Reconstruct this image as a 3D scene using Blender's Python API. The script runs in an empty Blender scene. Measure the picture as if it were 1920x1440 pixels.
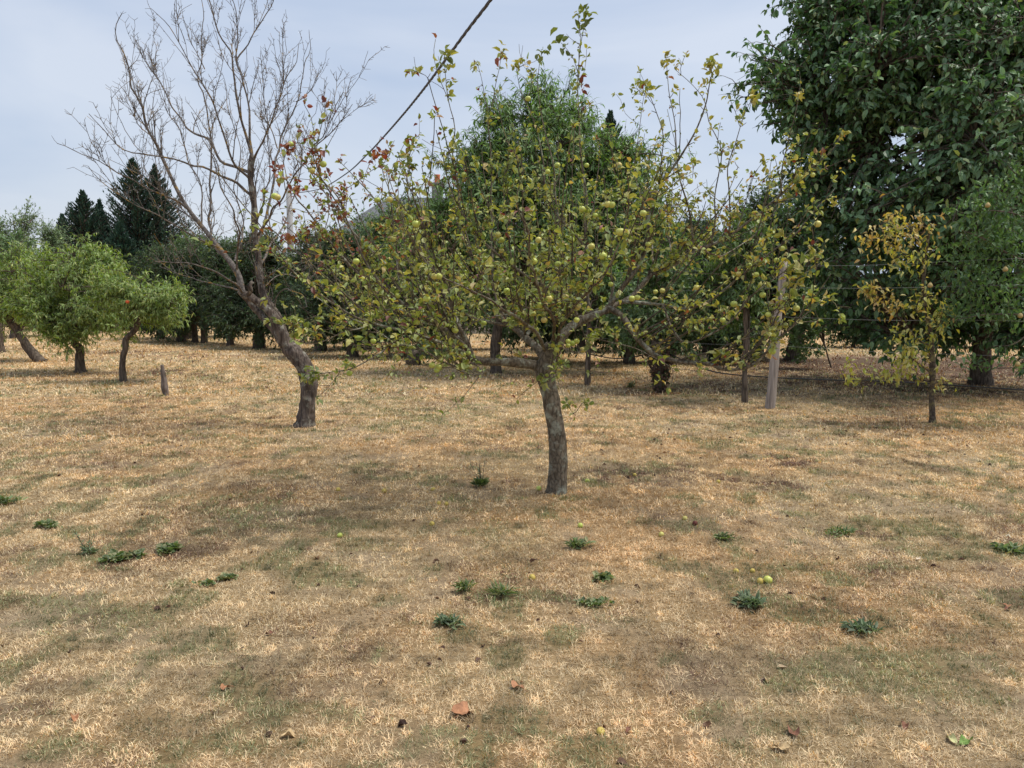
import bpy, math, random
import numpy as np
from mathutils import Vector

# ------------------------------------------------------------------ camera, sky, sun
C = bpy.context.scene.collection
F = 1450.0; W0, H0 = 1920, 1440; EYE = 1.6; PITCH = math.atan((720 - 565) / F)
cam_d = bpy.data.cameras.new("camera"); cam = bpy.data.objects.new("camera", cam_d); C.objects.link(cam)
cam.location = (0, 0, EYE); cam.rotation_euler = (math.pi / 2 - PITCH, 0, 0)
cam_d.sensor_width = 36; cam_d.lens = 36 * F / W0; cam_d.clip_start = 0.05; cam_d.clip_end = 3000
bpy.context.scene.camera = cam

SUN_EL, SUN_AZ = math.radians(65), math.radians(88)   # azimuth measured from +Y towards +X
w = bpy.data.worlds.new("World"); bpy.context.scene.world = w; w.use_nodes = True
nt = w.node_tree; nt.nodes.clear()
def N(nt, t, **k):
    n = nt.nodes.new(t)
    for a, v in k.items():
        if a in n.inputs: n.inputs[a].default_value = v
        else: setattr(n, a, v)
    return n
L = lambda nt, a, b: nt.links.new(a, b)
sky = N(nt, 'ShaderNodeTexSky'); sky.sky_type = 'NISHITA'; sky.sun_disc = False
sky.sun_elevation = SUN_EL; sky.sun_rotation = SUN_AZ; sky.air_density = 1.4; sky.dust_density = 2.0
tc = N(nt, 'ShaderNodeTexCoord'); mp = N(nt, 'ShaderNodeMapping'); mp.inputs['Scale'].default_value = (1, 1, 3.2)
mp.inputs['Location'].default_value = (0.35, 0.0, 0.2)
L(nt, tc.outputs['Generated'], mp.inputs['Vector'])
nz = N(nt, 'ShaderNodeTexNoise'); nz.inputs['Scale'].default_value = 1.5; nz.inputs['Detail'].default_value = 5
nz.inputs['Distortion'].default_value = 0.5
L(nt, mp.outputs[0], nz.inputs['Vector'])
cr = N(nt, 'ShaderNodeValToRGB'); cr.color_ramp.elements[0].position = .36; cr.color_ramp.elements[1].position = .66
cr.color_ramp.elements[0].color = (2.2, 2.7, 3.65, 1); cr.color_ramp.elements[1].color = (3.4, 3.68, 4.25, 1)
L(nt, nz.outputs['Fac'], cr.inputs['Fac'])
mx = N(nt, 'ShaderNodeMixRGB'); mx.inputs['Fac'].default_value = .86
L(nt, sky.outputs[0], mx.inputs[1]); L(nt, cr.outputs[0], mx.inputs[2])
bg = N(nt, 'ShaderNodeBackground'); bg.inputs['Strength'].default_value = 0.1
wo = N(nt, 'ShaderNodeOutputWorld'); L(nt, mx.outputs[0], bg.inputs[0]); L(nt, bg.outputs[0], wo.inputs[0])
sd = bpy.data.lights.new("sun", 'SUN'); sd.energy = 1.9; sd.angle = math.radians(25); sd.color = (1, .95, .86)
so = bpy.data.objects.new("sun", sd); C.objects.link(so)
sdir = Vector((math.cos(SUN_EL) * math.sin(SUN_AZ), math.cos(SUN_EL) * math.cos(SUN_AZ), math.sin(SUN_EL)))
so.rotation_euler = sdir.to_track_quat('Z', 'Y').to_euler(); so.location = sdir * 60
vs = bpy.context.scene.view_settings; vs.view_transform = 'Standard'; vs.look = 'None'; vs.exposure = 1.0; vs.gamma = 1

# ------------------------------------------------------------------ pixel -> place
fw = np.array([0, math.cos(PITCH), -math.sin(PITCH)]); upv = np.array([0, math.sin(PITCH), math.cos(PITCH)])
def ray(px, py): return fw + np.array([1., 0, 0]) * (px - 960) / F + upv * (720 - py) / F
def Wp(px, py, d):
    r = ray(px, py); return np.array([0, 0, EYE]) + r * d / r[1]
def G(px, py):
    r = ray(px, py); return np.array([0, 0, EYE]) + r * (EYE / -r[2])
def unit(v): return v / (np.linalg.norm(v, axis=-1, keepdims=True) + 1e-9)

# ------------------------------------------------------------------ numpy noise
def _h(ix, iy, iz, s):
    n = (ix.astype(np.int64) * 73856093) ^ (iy.astype(np.int64) * 19349663) ^ (iz.astype(np.int64) * 83492791) ^ (s * 2654435)
    n = (n ^ (n >> 13)) * 1274126177; n = n & 0xffffffff; n = (n ^ (n >> 16)) & 0xffffff
    return n / float(0xffffff)
def noise3(p, s=1):
    i = np.floor(p).astype(np.int64); f = p - i; f = f * f * (3 - 2 * f); r = 0
    for dx in (0, 1):
        for dy in (0, 1):
            for dz in (0, 1):
                wgt = (f[..., 0] if dx else 1 - f[..., 0]) * (f[..., 1] if dy else 1 - f[..., 1]) * (f[..., 2] if dz else 1 - f[..., 2])
                r = r + wgt * _h(i[..., 0] + dx, i[..., 1] + dy, i[..., 2] + dz, s)
    return r
def noise2(x, y, s=1):
    i = np.floor(x).astype(np.int64); j = np.floor(y).astype(np.int64); fx = x - i; fy = y - j
    fx = fx * fx * (3 - 2 * fx); fy = fy * fy * (3 - 2 * fy); z = np.zeros_like(i)
    return (_h(i, j, z, s) * (1 - fx) * (1 - fy) + _h(i + 1, j, z, s) * fx * (1 - fy) + _h(i, j + 1, z, s) * (1 - fx) * fy + _h(i + 1, j + 1, z, s) * fx * fy)
def fbm2(x, y, s=1, o=4):
    r = 0; a = .5; t = 0
    for k in range(o): r = r + a * noise2(x * 2 ** k + 17 * k, y * 2 ** k - 9 * k, s + k); t += a; a *= .5
    return r / t

# ------------------------------------------------------------------ mesh building
class Geo:
    def __init__(s): s.v = []; s.q = []; s.t = []; s.c = []; s.n = 0
    def add(s, v, q=None, t=None, col=None):
        v = np.asarray(v, float).reshape(-1, 3)
        if q is not None and len(q): s.q.append(np.asarray(q).reshape(-1, 4) + s.n)
        if t is not None and len(t): s.t.append(np.asarray(t).reshape(-1, 3) + s.n)
        if col is None: col = np.ones((len(v), 3)) * .5
        col = np.asarray(col, float)
        if col.ndim == 1: col = np.tile(col, (len(v), 1))
        s.c.append(col); s.v.append(v); s.n += len(v)
    def tubes(s, P, R, k=4, col=None, noise=0., cap=True):
        """P (N,m,3), R (N,m)"""
        P = np.asarray(P, float); R = np.asarray(R, float)
        if P.ndim == 2: P = P[None]; R = R[None]
        n, m, _ = P.shape
        T = np.empty_like(P); T[:, 1:-1] = P[:, 2:] - P[:, :-2]; T[:, 0] = P[:, 1] - P[:, 0]; T[:, -1] = P[:, -1] - P[:, -2]
        T = unit(T); a = unit(T.mean(1)); ref = np.where(np.abs(a[:, 2:3]) < .8, np.array([[0, 0, 1.]]), np.array([[1., 0, 0]]))
        u = unit(ref[:, None, :] - T * (T * ref[:, None, :]).sum(-1, keepdims=True)); v = np.cross(T, u)
        ang = np.arange(k) * 2 * math.pi / k
        ring = u[:, :, None, :] * np.cos(ang)[None, None, :, None] + v[:, :, None, :] * np.sin(ang)[None, None, :, None]
        Rr = np.repeat(R[:, :, None], k, 2)
        if noise:
            q = P[:, :, None, :] + ring * R[:, :, None, None]
            Rr = Rr * (1 + noise * ((noise3(q * np.array([26, 26, 7.]), 5) - .5) * 1.5 + (noise3(q * np.array([60, 60, 18.]), 6) - .5) + (noise3(q * 6., 9) - .5)))
        V = P[:, :, None, :] + ring * Rr[..., None]
        idx = np.arange(n * m * k).reshape(n, m, k); b = np.roll(idx, -1, 2)
        q = np.stack([idx[:, :-1], b[:, :-1], b[:, 1:], idx[:, 1:]], -1).reshape(-1, 4)
        vv = V.reshape(-1, 3); t = None
        cc = None
        if col is not None: cc = np.asarray(col, float); 
        if cc is not None and cc.ndim == 2 and len(cc) == n: cc = np.repeat(cc, m * k, 0)
        s.add(vv, q, None, cc); base = s.n - len(vv)
        if cap and n <= 60:
            for e in (0, m - 1):
                for i in range(n):
                    c1 = np.ones(3) * .5 if cc is None else (cc if cc.ndim == 1 else cc[i * m * k])
                    s.v.append(P[i, e][None]); s.c.append(np.asarray(c1, float)[None]); L0 = idx[i, e] + base
                    tr = np.stack([L0, np.roll(L0, -1), np.full(k, s.n)], -1); s.n += 1; s.t.append(tr[:, ::-1] if e == 0 else tr)
    def leaves(s, P, A, Nn, Ln, Wd, col, kind='full', curl=.25, fold=.25):
        P = np.asarray(P, float); n = len(P)
        if n == 0: return
        A = unit(A); S = unit(np.cross(A, Nn)); Nn = np.cross(S, A)
        if kind == 'full':     # 8 verts
            T = np.array([[0, 0, 0], [.33, 0, -.06], [.7, 0, -.2], [1, 0, -.5],
                          [.3, .48, 0], [.68, .40, 0], [.3, -.48, 0], [.68, -.40, 0]])
            tri = [[0, 1, 4], [2, 3, 5], [0, 6, 1], [2, 7, 3]]; quad = [[1, 2, 5, 4], [1, 6, 7, 2]]
        elif kind == 'long':   # lanceolate, curved
            T = np.array([[0, 0, 0], [.33, 0, -.1], [.7, 0, -.45], [1, 0, -1.],
                          [.35, .5, -.1], [.7, .34, -.45], [.35, -.5, -.1], [.7, -.34, -.45]])
            tri = [[0, 1, 4], [2, 3, 5], [0, 6, 1], [2, 7, 3]]; quad = [[1, 2, 5, 4], [1, 6, 7, 2]]
        else:                  # simple 5 verts
            T = np.array([[0, 0, 0], [.45, .5, 0], [.5, 0, -.1], [.45, -.5, 0], [1, 0, -.35]])
            tri = [[0, 2, 1], [0, 3, 2], [1, 2, 4], [2, 3, 4]]; quad = []
        k = len(T); Ln = np.broadcast_to(Ln, (n,)); Wd = np.broadcast_to(Wd, (n,))
        cu = curl * (0.4 + 1.2 * _h(np.arange(n), np.arange(n) * 3, np.arange(n) * 7, 3))
        u = T[:, 0][None] * Ln[:, None]; v = T[:, 1][None] * Wd[:, None]
        ww = T[:, 2][None] * (Ln * cu)[:, None] + np.abs(T[:, 1])[None] * (fold * Wd)[:, None]
        V = P[:, None] + A[:, None] * u[..., None] + S[:, None] * v[..., None] + Nn[:, None] * ww[..., None]
        o = (np.arange(n) * k)[:, None, None]
        s.add(V.reshape(-1, 3), (np.array(quad)[None] + o).reshape(-1, 4) if quad else None, (np.array(tri)[None] + o).reshape(-1, 3), np.repeat(col, k, 0))
    def build(s, name, mat, parent=None, smooth=True, origin=None):
        v = np.concatenate(s.v); c = np.concatenate(s.c)
        if origin is not None: v = v - np.asarray(origin)
        me = bpy.data.meshes.new(name)
        q = np.concatenate(s.q) if s.q else np.zeros((0, 4), int); t = np.concatenate(s.t) if s.t else np.zeros((0, 3), int)
        nl = q.size + t.size; nf = len(q) + len(t)
        me.vertices.add(len(v)); me.vertices.foreach_set('co', v.astype(np.float32).ravel())
        me.loops.add(nl); me.loops.foreach_set('vertex_index', np.concatenate([q.ravel(), t.ravel()]).astype(np.int32))
        me.polygons.add(nf)
        st = np.concatenate([np.arange(len(q)) * 4, q.size + np.arange(len(t)) * 3]).astype(np.int32)
        me.polygons.foreach_set('loop_start', st)
        me.polygons.foreach_set('use_smooth', np.full(nf, smooth))
        a = me.color_attributes.new('Col', 'FLOAT_COLOR', 'POINT')
        a.data.foreach_set('color', np.concatenate([c, np.ones((len(c), 1))], 1).astype(np.float32).ravel())
        me.materials.append(mat); me.update(calc_edges=True); me.validate()
        o = bpy.data.objects.new(name, me); C.objects.link(o)
        if parent is not None: o.parent = parent
        return o

def thing(name, label, cat, loc=(0, 0, 0), group=None):
    o = bpy.data.objects.new(name, None); C.objects.link(o); o.location = [float(a) for a in loc]; o.empty_display_size = .2
    o['label'] = label; o['category'] = cat
    if group: o['group'] = group
    return o
def tag(o, label, cat, group=None, kind=None):
    if label: o['label'] = label
    if cat: o['category'] = cat
    if group: o['group'] = group
    if kind: o['kind'] = kind
    return o
def dup(root, loc, rz=0, sc=1, label=None, group=None):
    r = root.copy(); C.objects.link(r); r.location = [float(a) for a in loc]; r.rotation_euler = (0, 0, rz); r.scale = (sc, sc, sc)
    if label: r['label'] = label
    if group: r['group'] = group
    for ch in list(root.children):
        c = ch.copy(); C.objects.link(c); c.parent = r
        for g in list(ch.children):
            d = g.copy(); C.objects.link(d); d.parent = c
    return r

# ------------------------------------------------------------------ materials
def mat_leaf(name, rough=.5, trans=.3, under=1.25, spec=.35):
    m = bpy.data.materials.new(name); m.use_nodes = True; nt = m.node_tree; nt.nodes.clear()
    at = N(nt, 'ShaderNodeAttribute'); at.attribute_name = 'Col'
    geo = N(nt, 'ShaderNodeNewGeometry')
    un = N(nt, 'ShaderNodeMixRGB', blend_type='MIX'); hs = N(nt, 'ShaderNodeHueSaturation'); hs.inputs['Saturation'].default_value = .75; hs.inputs['Value'].default_value = under
    L(nt, at.outputs['Color'], hs.inputs['Color']); L(nt, geo.outputs['Backfacing'], un.inputs['Fac']); L(nt, at.outputs['Color'], un.inputs[1]); L(nt, hs.outputs[0], un.inputs[2])
    p = N(nt, 'ShaderNodeBsdfPrincipled'); p.inputs['Roughness'].default_value = rough; p.inputs['Specular IOR Level'].default_value = spec
    L(nt, un.outputs[0], p.inputs['Base Color'])
    tr = N(nt, 'ShaderNodeBsdfTranslucent'); h2 = N(nt, 'ShaderNodeHueSaturation'); h2.inputs['Saturation'].default_value = 1.15; h2.inputs['Value'].default_value = 1.5; h2.inputs['Hue'].default_value = .485
    L(nt, at.outputs['Color'], h2.inputs['Color']); L(nt, h2.outputs[0], tr.inputs['Color'])
    mi = N(nt, 'ShaderNodeMixShader'); mi.inputs[0].default_value = trans; L(nt, p.outputs[0], mi.inputs[1]); L(nt, tr.outputs[0], mi.inputs[2])
    o = N(nt, 'ShaderNodeOutputMaterial'); L(nt, mi.outputs[0], o.inputs[0]); return m
def mat_bark(name, dark, light, lichen=None, scale=14, stretch=.25, bump=.6, lichen_amt=.5, moss=None):
    m = bpy.data.materials.new(name); m.use_nodes = True; nt = m.node_tree; nt.nodes.clear()
    tc = N(nt, 'ShaderNodeTexCoord'); mp = N(nt, 'ShaderNodeMapping'); mp.inputs['Scale'].default_value = (1, 1, stretch); L(nt, tc.outputs['Object'], mp.inputs[0])
    n1 = N(nt, 'ShaderNodeTexNoise'); n1.inputs['Scale'].default_value = scale * 2.5; n1.inputs['Detail'].default_value = 7; n1.inputs['Roughness'].default_value = .65; L(nt, mp.outputs[0], n1.inputs['Vector'])
    vo = N(nt, 'ShaderNodeTexVoronoi'); vo.feature = 'DISTANCE_TO_EDGE'; vo.inputs['Scale'].default_value = scale * 2; L(nt, mp.outputs[0], vo.inputs['Vector'])
    ad = N(nt, 'ShaderNodeMath', operation='MULTIPLY_ADD'); L(nt, vo.outputs['Distance'], ad.inputs[0]); ad.inputs[1].default_value = .9; L(nt, n1.outputs['Fac'], ad.inputs[2])
    r = N(nt, 'ShaderNodeValToRGB'); e = r.color_ramp.elements; e[0].position = .38; e[0].color = (*dark, 1); e[1].position = .78; e[1].color = (*light, 1); L(nt, ad.outputs[0], r.inputs[0])
    last = r.outputs[0]
    for colr, sc, lo, hi in ([(lichen, 9, .64 - .12 * lichen_amt, .72)] if lichen else []) + ([(moss, 5, .6, .68)] if moss else []):
        n2 = N(nt, 'ShaderNodeTexNoise'); n2.inputs['Scale'].default_value = sc; n2.inputs['Detail'].default_value = 6; n2.inputs['Roughness'].default_value = .7; L(nt, tc.outputs['Object'], n2.inputs['Vector'])
        mr = N(nt, 'ShaderNodeMapRange'); mr.inputs[1].default_value = lo - .08; mr.inputs[2].default_value = hi - .08; L(nt, n2.outputs['Fac'], mr.inputs[0])
        mm = N(nt, 'ShaderNodeMixRGB'); L(nt, mr.outputs[0], mm.inputs[0]); L(nt, last, mm.inputs[1]); mm.inputs[2].default_value = (*colr, 1); last = mm.outputs[0]
    p = N(nt, 'ShaderNodeBsdfPrincipled'); p.inputs['Roughness'].default_value = .9; p.inputs['Specular IOR Level'].default_value = .15; L(nt, last, p.inputs['Base Color'])
    b = N(nt, 'ShaderNodeBump'); b.inputs['Strength'].default_value = bump; b.inputs['Distance'].default_value = .02; L(nt, ad.outputs[0], b.inputs['Height']); L(nt, b.outputs[0], p.inputs['Normal'])
    o = N(nt, 'ShaderNodeOutputMaterial'); L(nt, p.outputs[0], o.inputs[0]); return m
def mat_plain(name, col, rough=.7, var=.15, scale=20, attr=False, bump=0., spec=.3, objvar=False, stretch=(1, 1, 1)):
    m = bpy.data.materials.new(name); m.use_nodes = True; nt = m.node_tree; nt.nodes.clear()
    tc = N(nt, 'ShaderNodeTexCoord'); mp = N(nt, 'ShaderNodeMapping'); mp.inputs['Scale'].default_value = stretch; L(nt, tc.outputs['Object'], mp.inputs[0])
    n1 = N(nt, 'ShaderNodeTexNoise'); n1.inputs['Scale'].default_value = scale; n1.inputs['Detail'].default_value = 6; L(nt, mp.outputs[0], n1.inputs['Vector'])
    mr = N(nt, 'ShaderNodeMapRange'); mr.inputs[1].default_value = .3; mr.inputs[2].default_value = .7; mr.inputs[3].default_value = 1 - var; mr.inputs[4].default_value = 1 + var; L(nt, n1.outputs['Fac'], mr.inputs[0])
    mu = N(nt, 'ShaderNodeVectorMath', operation='SCALE'); L(nt, mr.outputs[0], mu.inputs['Scale'])
    if attr:
        at = N(nt, 'ShaderNodeAttribute'); at.attribute_name = 'Col'; L(nt, at.outputs['Color'], mu.inputs[0])
    else: mu.inputs[0].default_value = col
    out = mu.outputs[0]
    if objvar:
        oi = N(nt, 'ShaderNodeObjectInfo'); cr = N(nt, 'ShaderNodeValToRGB'); e = cr.color_ramp.elements
        e[0].color = (.42, .50, .09, 1); e[1].color = (.60, .55, .14, 1); e2 = e.new(.75); e2.color = (.52, .55, .12, 1); e3 = e.new(.93); e3.color = (.55, .45, .14, 1)
        L(nt, oi.outputs['Random'], cr.inputs[0]); mm = N(nt, 'ShaderNodeMixRGB', blend_type='MULTIPLY'); mm.inputs[0].default_value = 1; L(nt, cr.outputs[0], mm.inputs[1]); L(nt, mu.outputs[0], mm.inputs[2]); out = mm.outputs[0]
    p = N(nt, 'ShaderNodeBsdfPrincipled'); p.inputs['Roughness'].default_value = rough; p.inputs['Specular IOR Level'].default_value = spec; L(nt, out, p.inputs['Base Color'])
    if bump:
        b = N(nt, 'ShaderNodeBump'); b.inputs['Strength'].default_value = bump; b.inputs['Distance'].default_value = .01; L(nt, n1.outputs['Fac'], b.inputs['Height']); L(nt, b.outputs[0], p.inputs['Normal'])
    o = N(nt, 'ShaderNodeOutputMaterial'); L(nt, p.outputs[0], o.inputs[0]); return m

M_apple_bark = mat_bark('apple_bark', (.055, .043, .03), (.20, .165, .12), lichen=(.33, .34, .27), scale=16, stretch=.5, lichen_amt=.35, bump=.5)
M_bare_bark = mat_bark('bare_tree_bark', (.035, .027, .023), (.17, .135, .11), lichen=(.30, .29, .24), scale=10, stretch=.16, bump=1.0, lichen_amt=.3)
M_bare_twig = mat_bark('bare_twig_bark', (.06, .051, .046), (.20, .175, .155), lichen=(.33, .20, .04), scale=10, stretch=1, bump=.2, lichen_amt=.1)
M_twig = mat_bark('apple_twig_bark', (.04, .03, .024), (.13, .105, .08), lichen=(.25, .22, .10), scale=12, stretch=1, bump=.2, lichen_amt=.4)
M_dark_bark = mat_bark('dark_bark', (.045, .035, .027), (.17, .135, .105), scale=10, stretch=.2, bump=.8)
M_leaf = mat_leaf('leaf', trans=.38, under=1.35)
M_apple_leaf = mat_leaf('apple_leaf', rough=.55, trans=.28, under=1.2)
M_leaf_dark = mat_leaf('leaf_glossy', rough=.42, trans=.3, under=1.6, spec=.5)
M_needle = mat_leaf('conifer_spray', rough=.7, trans=.08, under=1.0, spec=.2)
M_grass = mat_leaf('dry_grass_blade', rough=.65, trans=.18, under=1.0, spec=.2)
M_apple = mat_plain('apple_skin', (1, 1, 1), rough=.38, var=.10, scale=9, spec=.45, objvar=True)
M_wood = mat_plain('weathered_wood', (.33, .285, .25), rough=.9, var=.42, scale=30, bump=.8, stretch=(1, 1, .08))
M_oldwood = mat_plain('old_split_wood', (.16, .13, .11), rough=.95, var=.6, scale=34, bump=1., stretch=(1, 1, .12))
M_wire = mat_plain('galvanised_wire', (.28, .28, .27), rough=.5, var=.2)
M_hose = mat_plain('black_hose', (.035, .035, .035), rough=.5, var=.2)
M_cable = mat_plain('cable_sheath', (.085, .085, .10), rough=.55, var=.2, scale=8)

# ------------------------------------------------------------------ ground
rng = np.random.default_rng(7)
greens = [(470, 950, .45, .8), (560, 985, .5, .6), (640, 1010, .6, .6), (350, 945, .3, .5), (1520, 928, .38, 1.), (1575, 1000, .3, .8), (1665, 1010, .35, .7), (1900, 1035, .3, .9),
          (200, 1190, .3, .8), (330, 1205, .25, .7), (1240, 1250, .2, .4), (780, 775, .6, .8), (850, 780, .5, .7), (120, 830, .8, .5), (350, 850, .6, .5), (470, 825, .7, .6), (30, 800, .6, .4),
          (1210, 885, .3, .8), (700, 800, .6, .4), (1400, 1130, .15, .9), (1610, 1150, .2, .8), (1600, 1290, .3, .5), (640, 1345, .25, .7), (450, 1330, .3, .8), (100, 1420, .25, .8), (1120, 1120, .2, .4),
          (830, 1165, .14, .9), (250, 1150, .2, .5), (1780, 1130, .25, .5), (900, 985, .5, .5), (1100, 960, .5, .4), (1730, 940, .4, .5), (520, 730, 1., .3), (620, 740, .9, .3), (1850, 920, .4, .4), (1560, 1225, .25, .6), (820, 960, .5, .5), (1780, 1210, .2, .5), (1480, 1400, .2, .8)]
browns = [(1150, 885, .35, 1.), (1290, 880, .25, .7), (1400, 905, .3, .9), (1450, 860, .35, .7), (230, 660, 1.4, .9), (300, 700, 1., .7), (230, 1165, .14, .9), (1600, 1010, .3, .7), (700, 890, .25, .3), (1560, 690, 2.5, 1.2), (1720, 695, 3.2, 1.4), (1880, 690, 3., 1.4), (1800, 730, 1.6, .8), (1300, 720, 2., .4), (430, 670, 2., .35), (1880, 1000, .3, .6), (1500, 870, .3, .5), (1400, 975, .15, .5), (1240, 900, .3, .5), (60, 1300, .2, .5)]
GP = [(G(a, b), r * .85, k) for a, b, r, k in greens]; BP = [(G(a, b), r, k) for a, b, r, k in browns]
def cover(x, y):
    d = np.sqrt(x * x + y * y) + .1
    wx = x + .5 * (fbm2(x * 1.7, y * 1.7, 31) - .5); wy = y + .5 * (fbm2(x * 1.7, y * 1.7, 41) - .5)
    g = np.clip((fbm2(x * 1.1 + 3, y * 1.1, 11, 5) - .57) * 6, 0, 1) * .32 * np.clip((fbm2(x * 6, y * 6, 17, 3) - .42) * 9, 0, 1) + np.clip((fbm2(x * 4.2, y * 4.2, 15, 3) - .585) * 12, 0, 1) * .9
    b = np.clip((fbm2(x * .9, y * .9 + 9, 21, 5) - .58) * 6, 0, 1) * .3 + np.clip((fbm2(x * 3.7, y * 3.7 + 4, 25, 3) - .64) * 7, 0, 1) * .5
    for p, r, k in GP: g = g + k * np.exp(-(((wx - p[0]) / r) ** 2 + ((wy - p[1]) / (r * .9)) ** 2)) * np.clip((fbm2(x * 6.5, y * 6.5, 77, 3) - .44) * 9, 0, 1.3)
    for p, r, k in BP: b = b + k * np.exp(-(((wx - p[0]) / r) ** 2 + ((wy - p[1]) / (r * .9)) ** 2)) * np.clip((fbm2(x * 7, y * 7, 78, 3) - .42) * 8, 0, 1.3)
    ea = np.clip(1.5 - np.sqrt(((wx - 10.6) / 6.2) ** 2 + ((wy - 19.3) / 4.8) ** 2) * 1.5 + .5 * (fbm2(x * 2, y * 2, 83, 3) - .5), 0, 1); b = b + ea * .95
    s = np.clip((fbm2(x * 2.4 + 50, y * 2.4, 51, 4) - .53) * 5, 0, 1)      # bare soil / thin cover
    o = fbm2(x * .8 + 20, y * .8, 61, 4)                                   # orange-straw drift
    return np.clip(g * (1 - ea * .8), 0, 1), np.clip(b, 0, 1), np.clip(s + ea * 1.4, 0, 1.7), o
def gz(x, y): return .05 * (fbm2(x * .5, y * .5, 91, 4) - .5) + .022 * (fbm2(x * 3, y * 3, 95, 4) - .5)
def axis(lo, hi, step, far, grow):
    a = list(np.arange(lo, hi, step)); s = step; v = hi
    while v < far: a.append(v); s *= grow; v += s
    s = step; v = lo - step; pre = []
    while v > -far: pre.append(v); s *= grow; v -= s
    return np.array(pre[::-1] + a)
xs = axis(-7, 9, .06, 900, 1.10); ys = axis(1.2, 15, .06, 900, 1.07)
X, Y = np.meshgrid(xs, ys); Z = gz(X, Y) * np.clip(60 / (np.hypot(X, Y) + 1), 0, 1)
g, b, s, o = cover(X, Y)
def gcol(g, b, s, o):
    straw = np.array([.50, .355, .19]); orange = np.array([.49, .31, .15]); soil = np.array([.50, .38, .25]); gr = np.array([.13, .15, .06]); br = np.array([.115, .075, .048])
    def mixc(a, bb, t): return a * (1 - t[..., None]) + bb * t[..., None]
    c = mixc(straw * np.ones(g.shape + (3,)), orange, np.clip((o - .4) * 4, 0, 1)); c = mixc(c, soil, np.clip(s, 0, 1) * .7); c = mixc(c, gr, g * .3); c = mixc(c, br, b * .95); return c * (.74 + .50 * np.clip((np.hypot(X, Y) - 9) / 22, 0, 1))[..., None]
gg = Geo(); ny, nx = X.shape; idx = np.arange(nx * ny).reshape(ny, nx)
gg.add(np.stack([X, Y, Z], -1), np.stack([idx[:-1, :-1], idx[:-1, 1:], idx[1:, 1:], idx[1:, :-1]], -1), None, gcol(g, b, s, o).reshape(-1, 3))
mg = bpy.data.materials.new('dry_ground'); mg.use_nodes = True; nt = mg.node_tree; nt.nodes.clear()
at = N(nt, 'ShaderNodeAttribute'); at.attribute_name = 'Col'; tc = N(nt, 'ShaderNodeTexCoord')
n1 = N(nt, 'ShaderNodeTexNoise'); n1.inputs['Scale'].default_value = 45; n1.inputs['Detail'].default_value = 8; n1.inputs['Roughness'].default_value = .75; L(nt, tc.outputs['Object'], n1.inputs['Vector'])
n2 = N(nt, 'ShaderNodeTexNoise'); n2.inputs['Scale'].default_value = 5; n2.inputs['Detail'].default_value = 9; n2.inputs['Roughness'].default_value = .8; L(nt, tc.outputs['Object'], n2.inputs['Vector'])
ad = N(nt, 'ShaderNodeMath', operation='ADD'); L(nt, n1.outputs['Fac'], ad.inputs[0]); L(nt, n2.outputs['Fac'], ad.inputs[1])
mr = N(nt, 'ShaderNodeMapRange'); mr.inputs[1].default_value = .75; mr.inputs[2].default_value = 1.3; mr.inputs[3].default_value = .5; mr.inputs[4].default_value = 1.35; L(nt, ad.outputs[0], mr.inputs[0])
mu = N(nt, 'ShaderNodeVectorMath', operation='SCALE'); L(nt, at.outputs['Color'], mu.inputs[0]); L(nt, mr.outputs[0], mu.inputs['Scale'])
p = N(nt, 'ShaderNodeBsdfPrincipled'); p.inputs['Roughness'].default_value = .95; p.inputs['Specular IOR Level'].default_value = .1; L(nt, mu.outputs[0], p.inputs['Base Color'])
bm = N(nt, 'ShaderNodeBump'); bm.inputs['Strength'].default_value = .9; bm.inputs['Distance'].default_value = .02; L(nt, ad.outputs[0], bm.inputs['Height']); L(nt, bm.outputs[0], p.inputs['Normal'])
ou = N(nt, 'ShaderNodeOutputMaterial'); L(nt, p.outputs[0], ou.inputs[0])
tag(gg.build('ground', mg), None, None, kind='structure')

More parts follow.
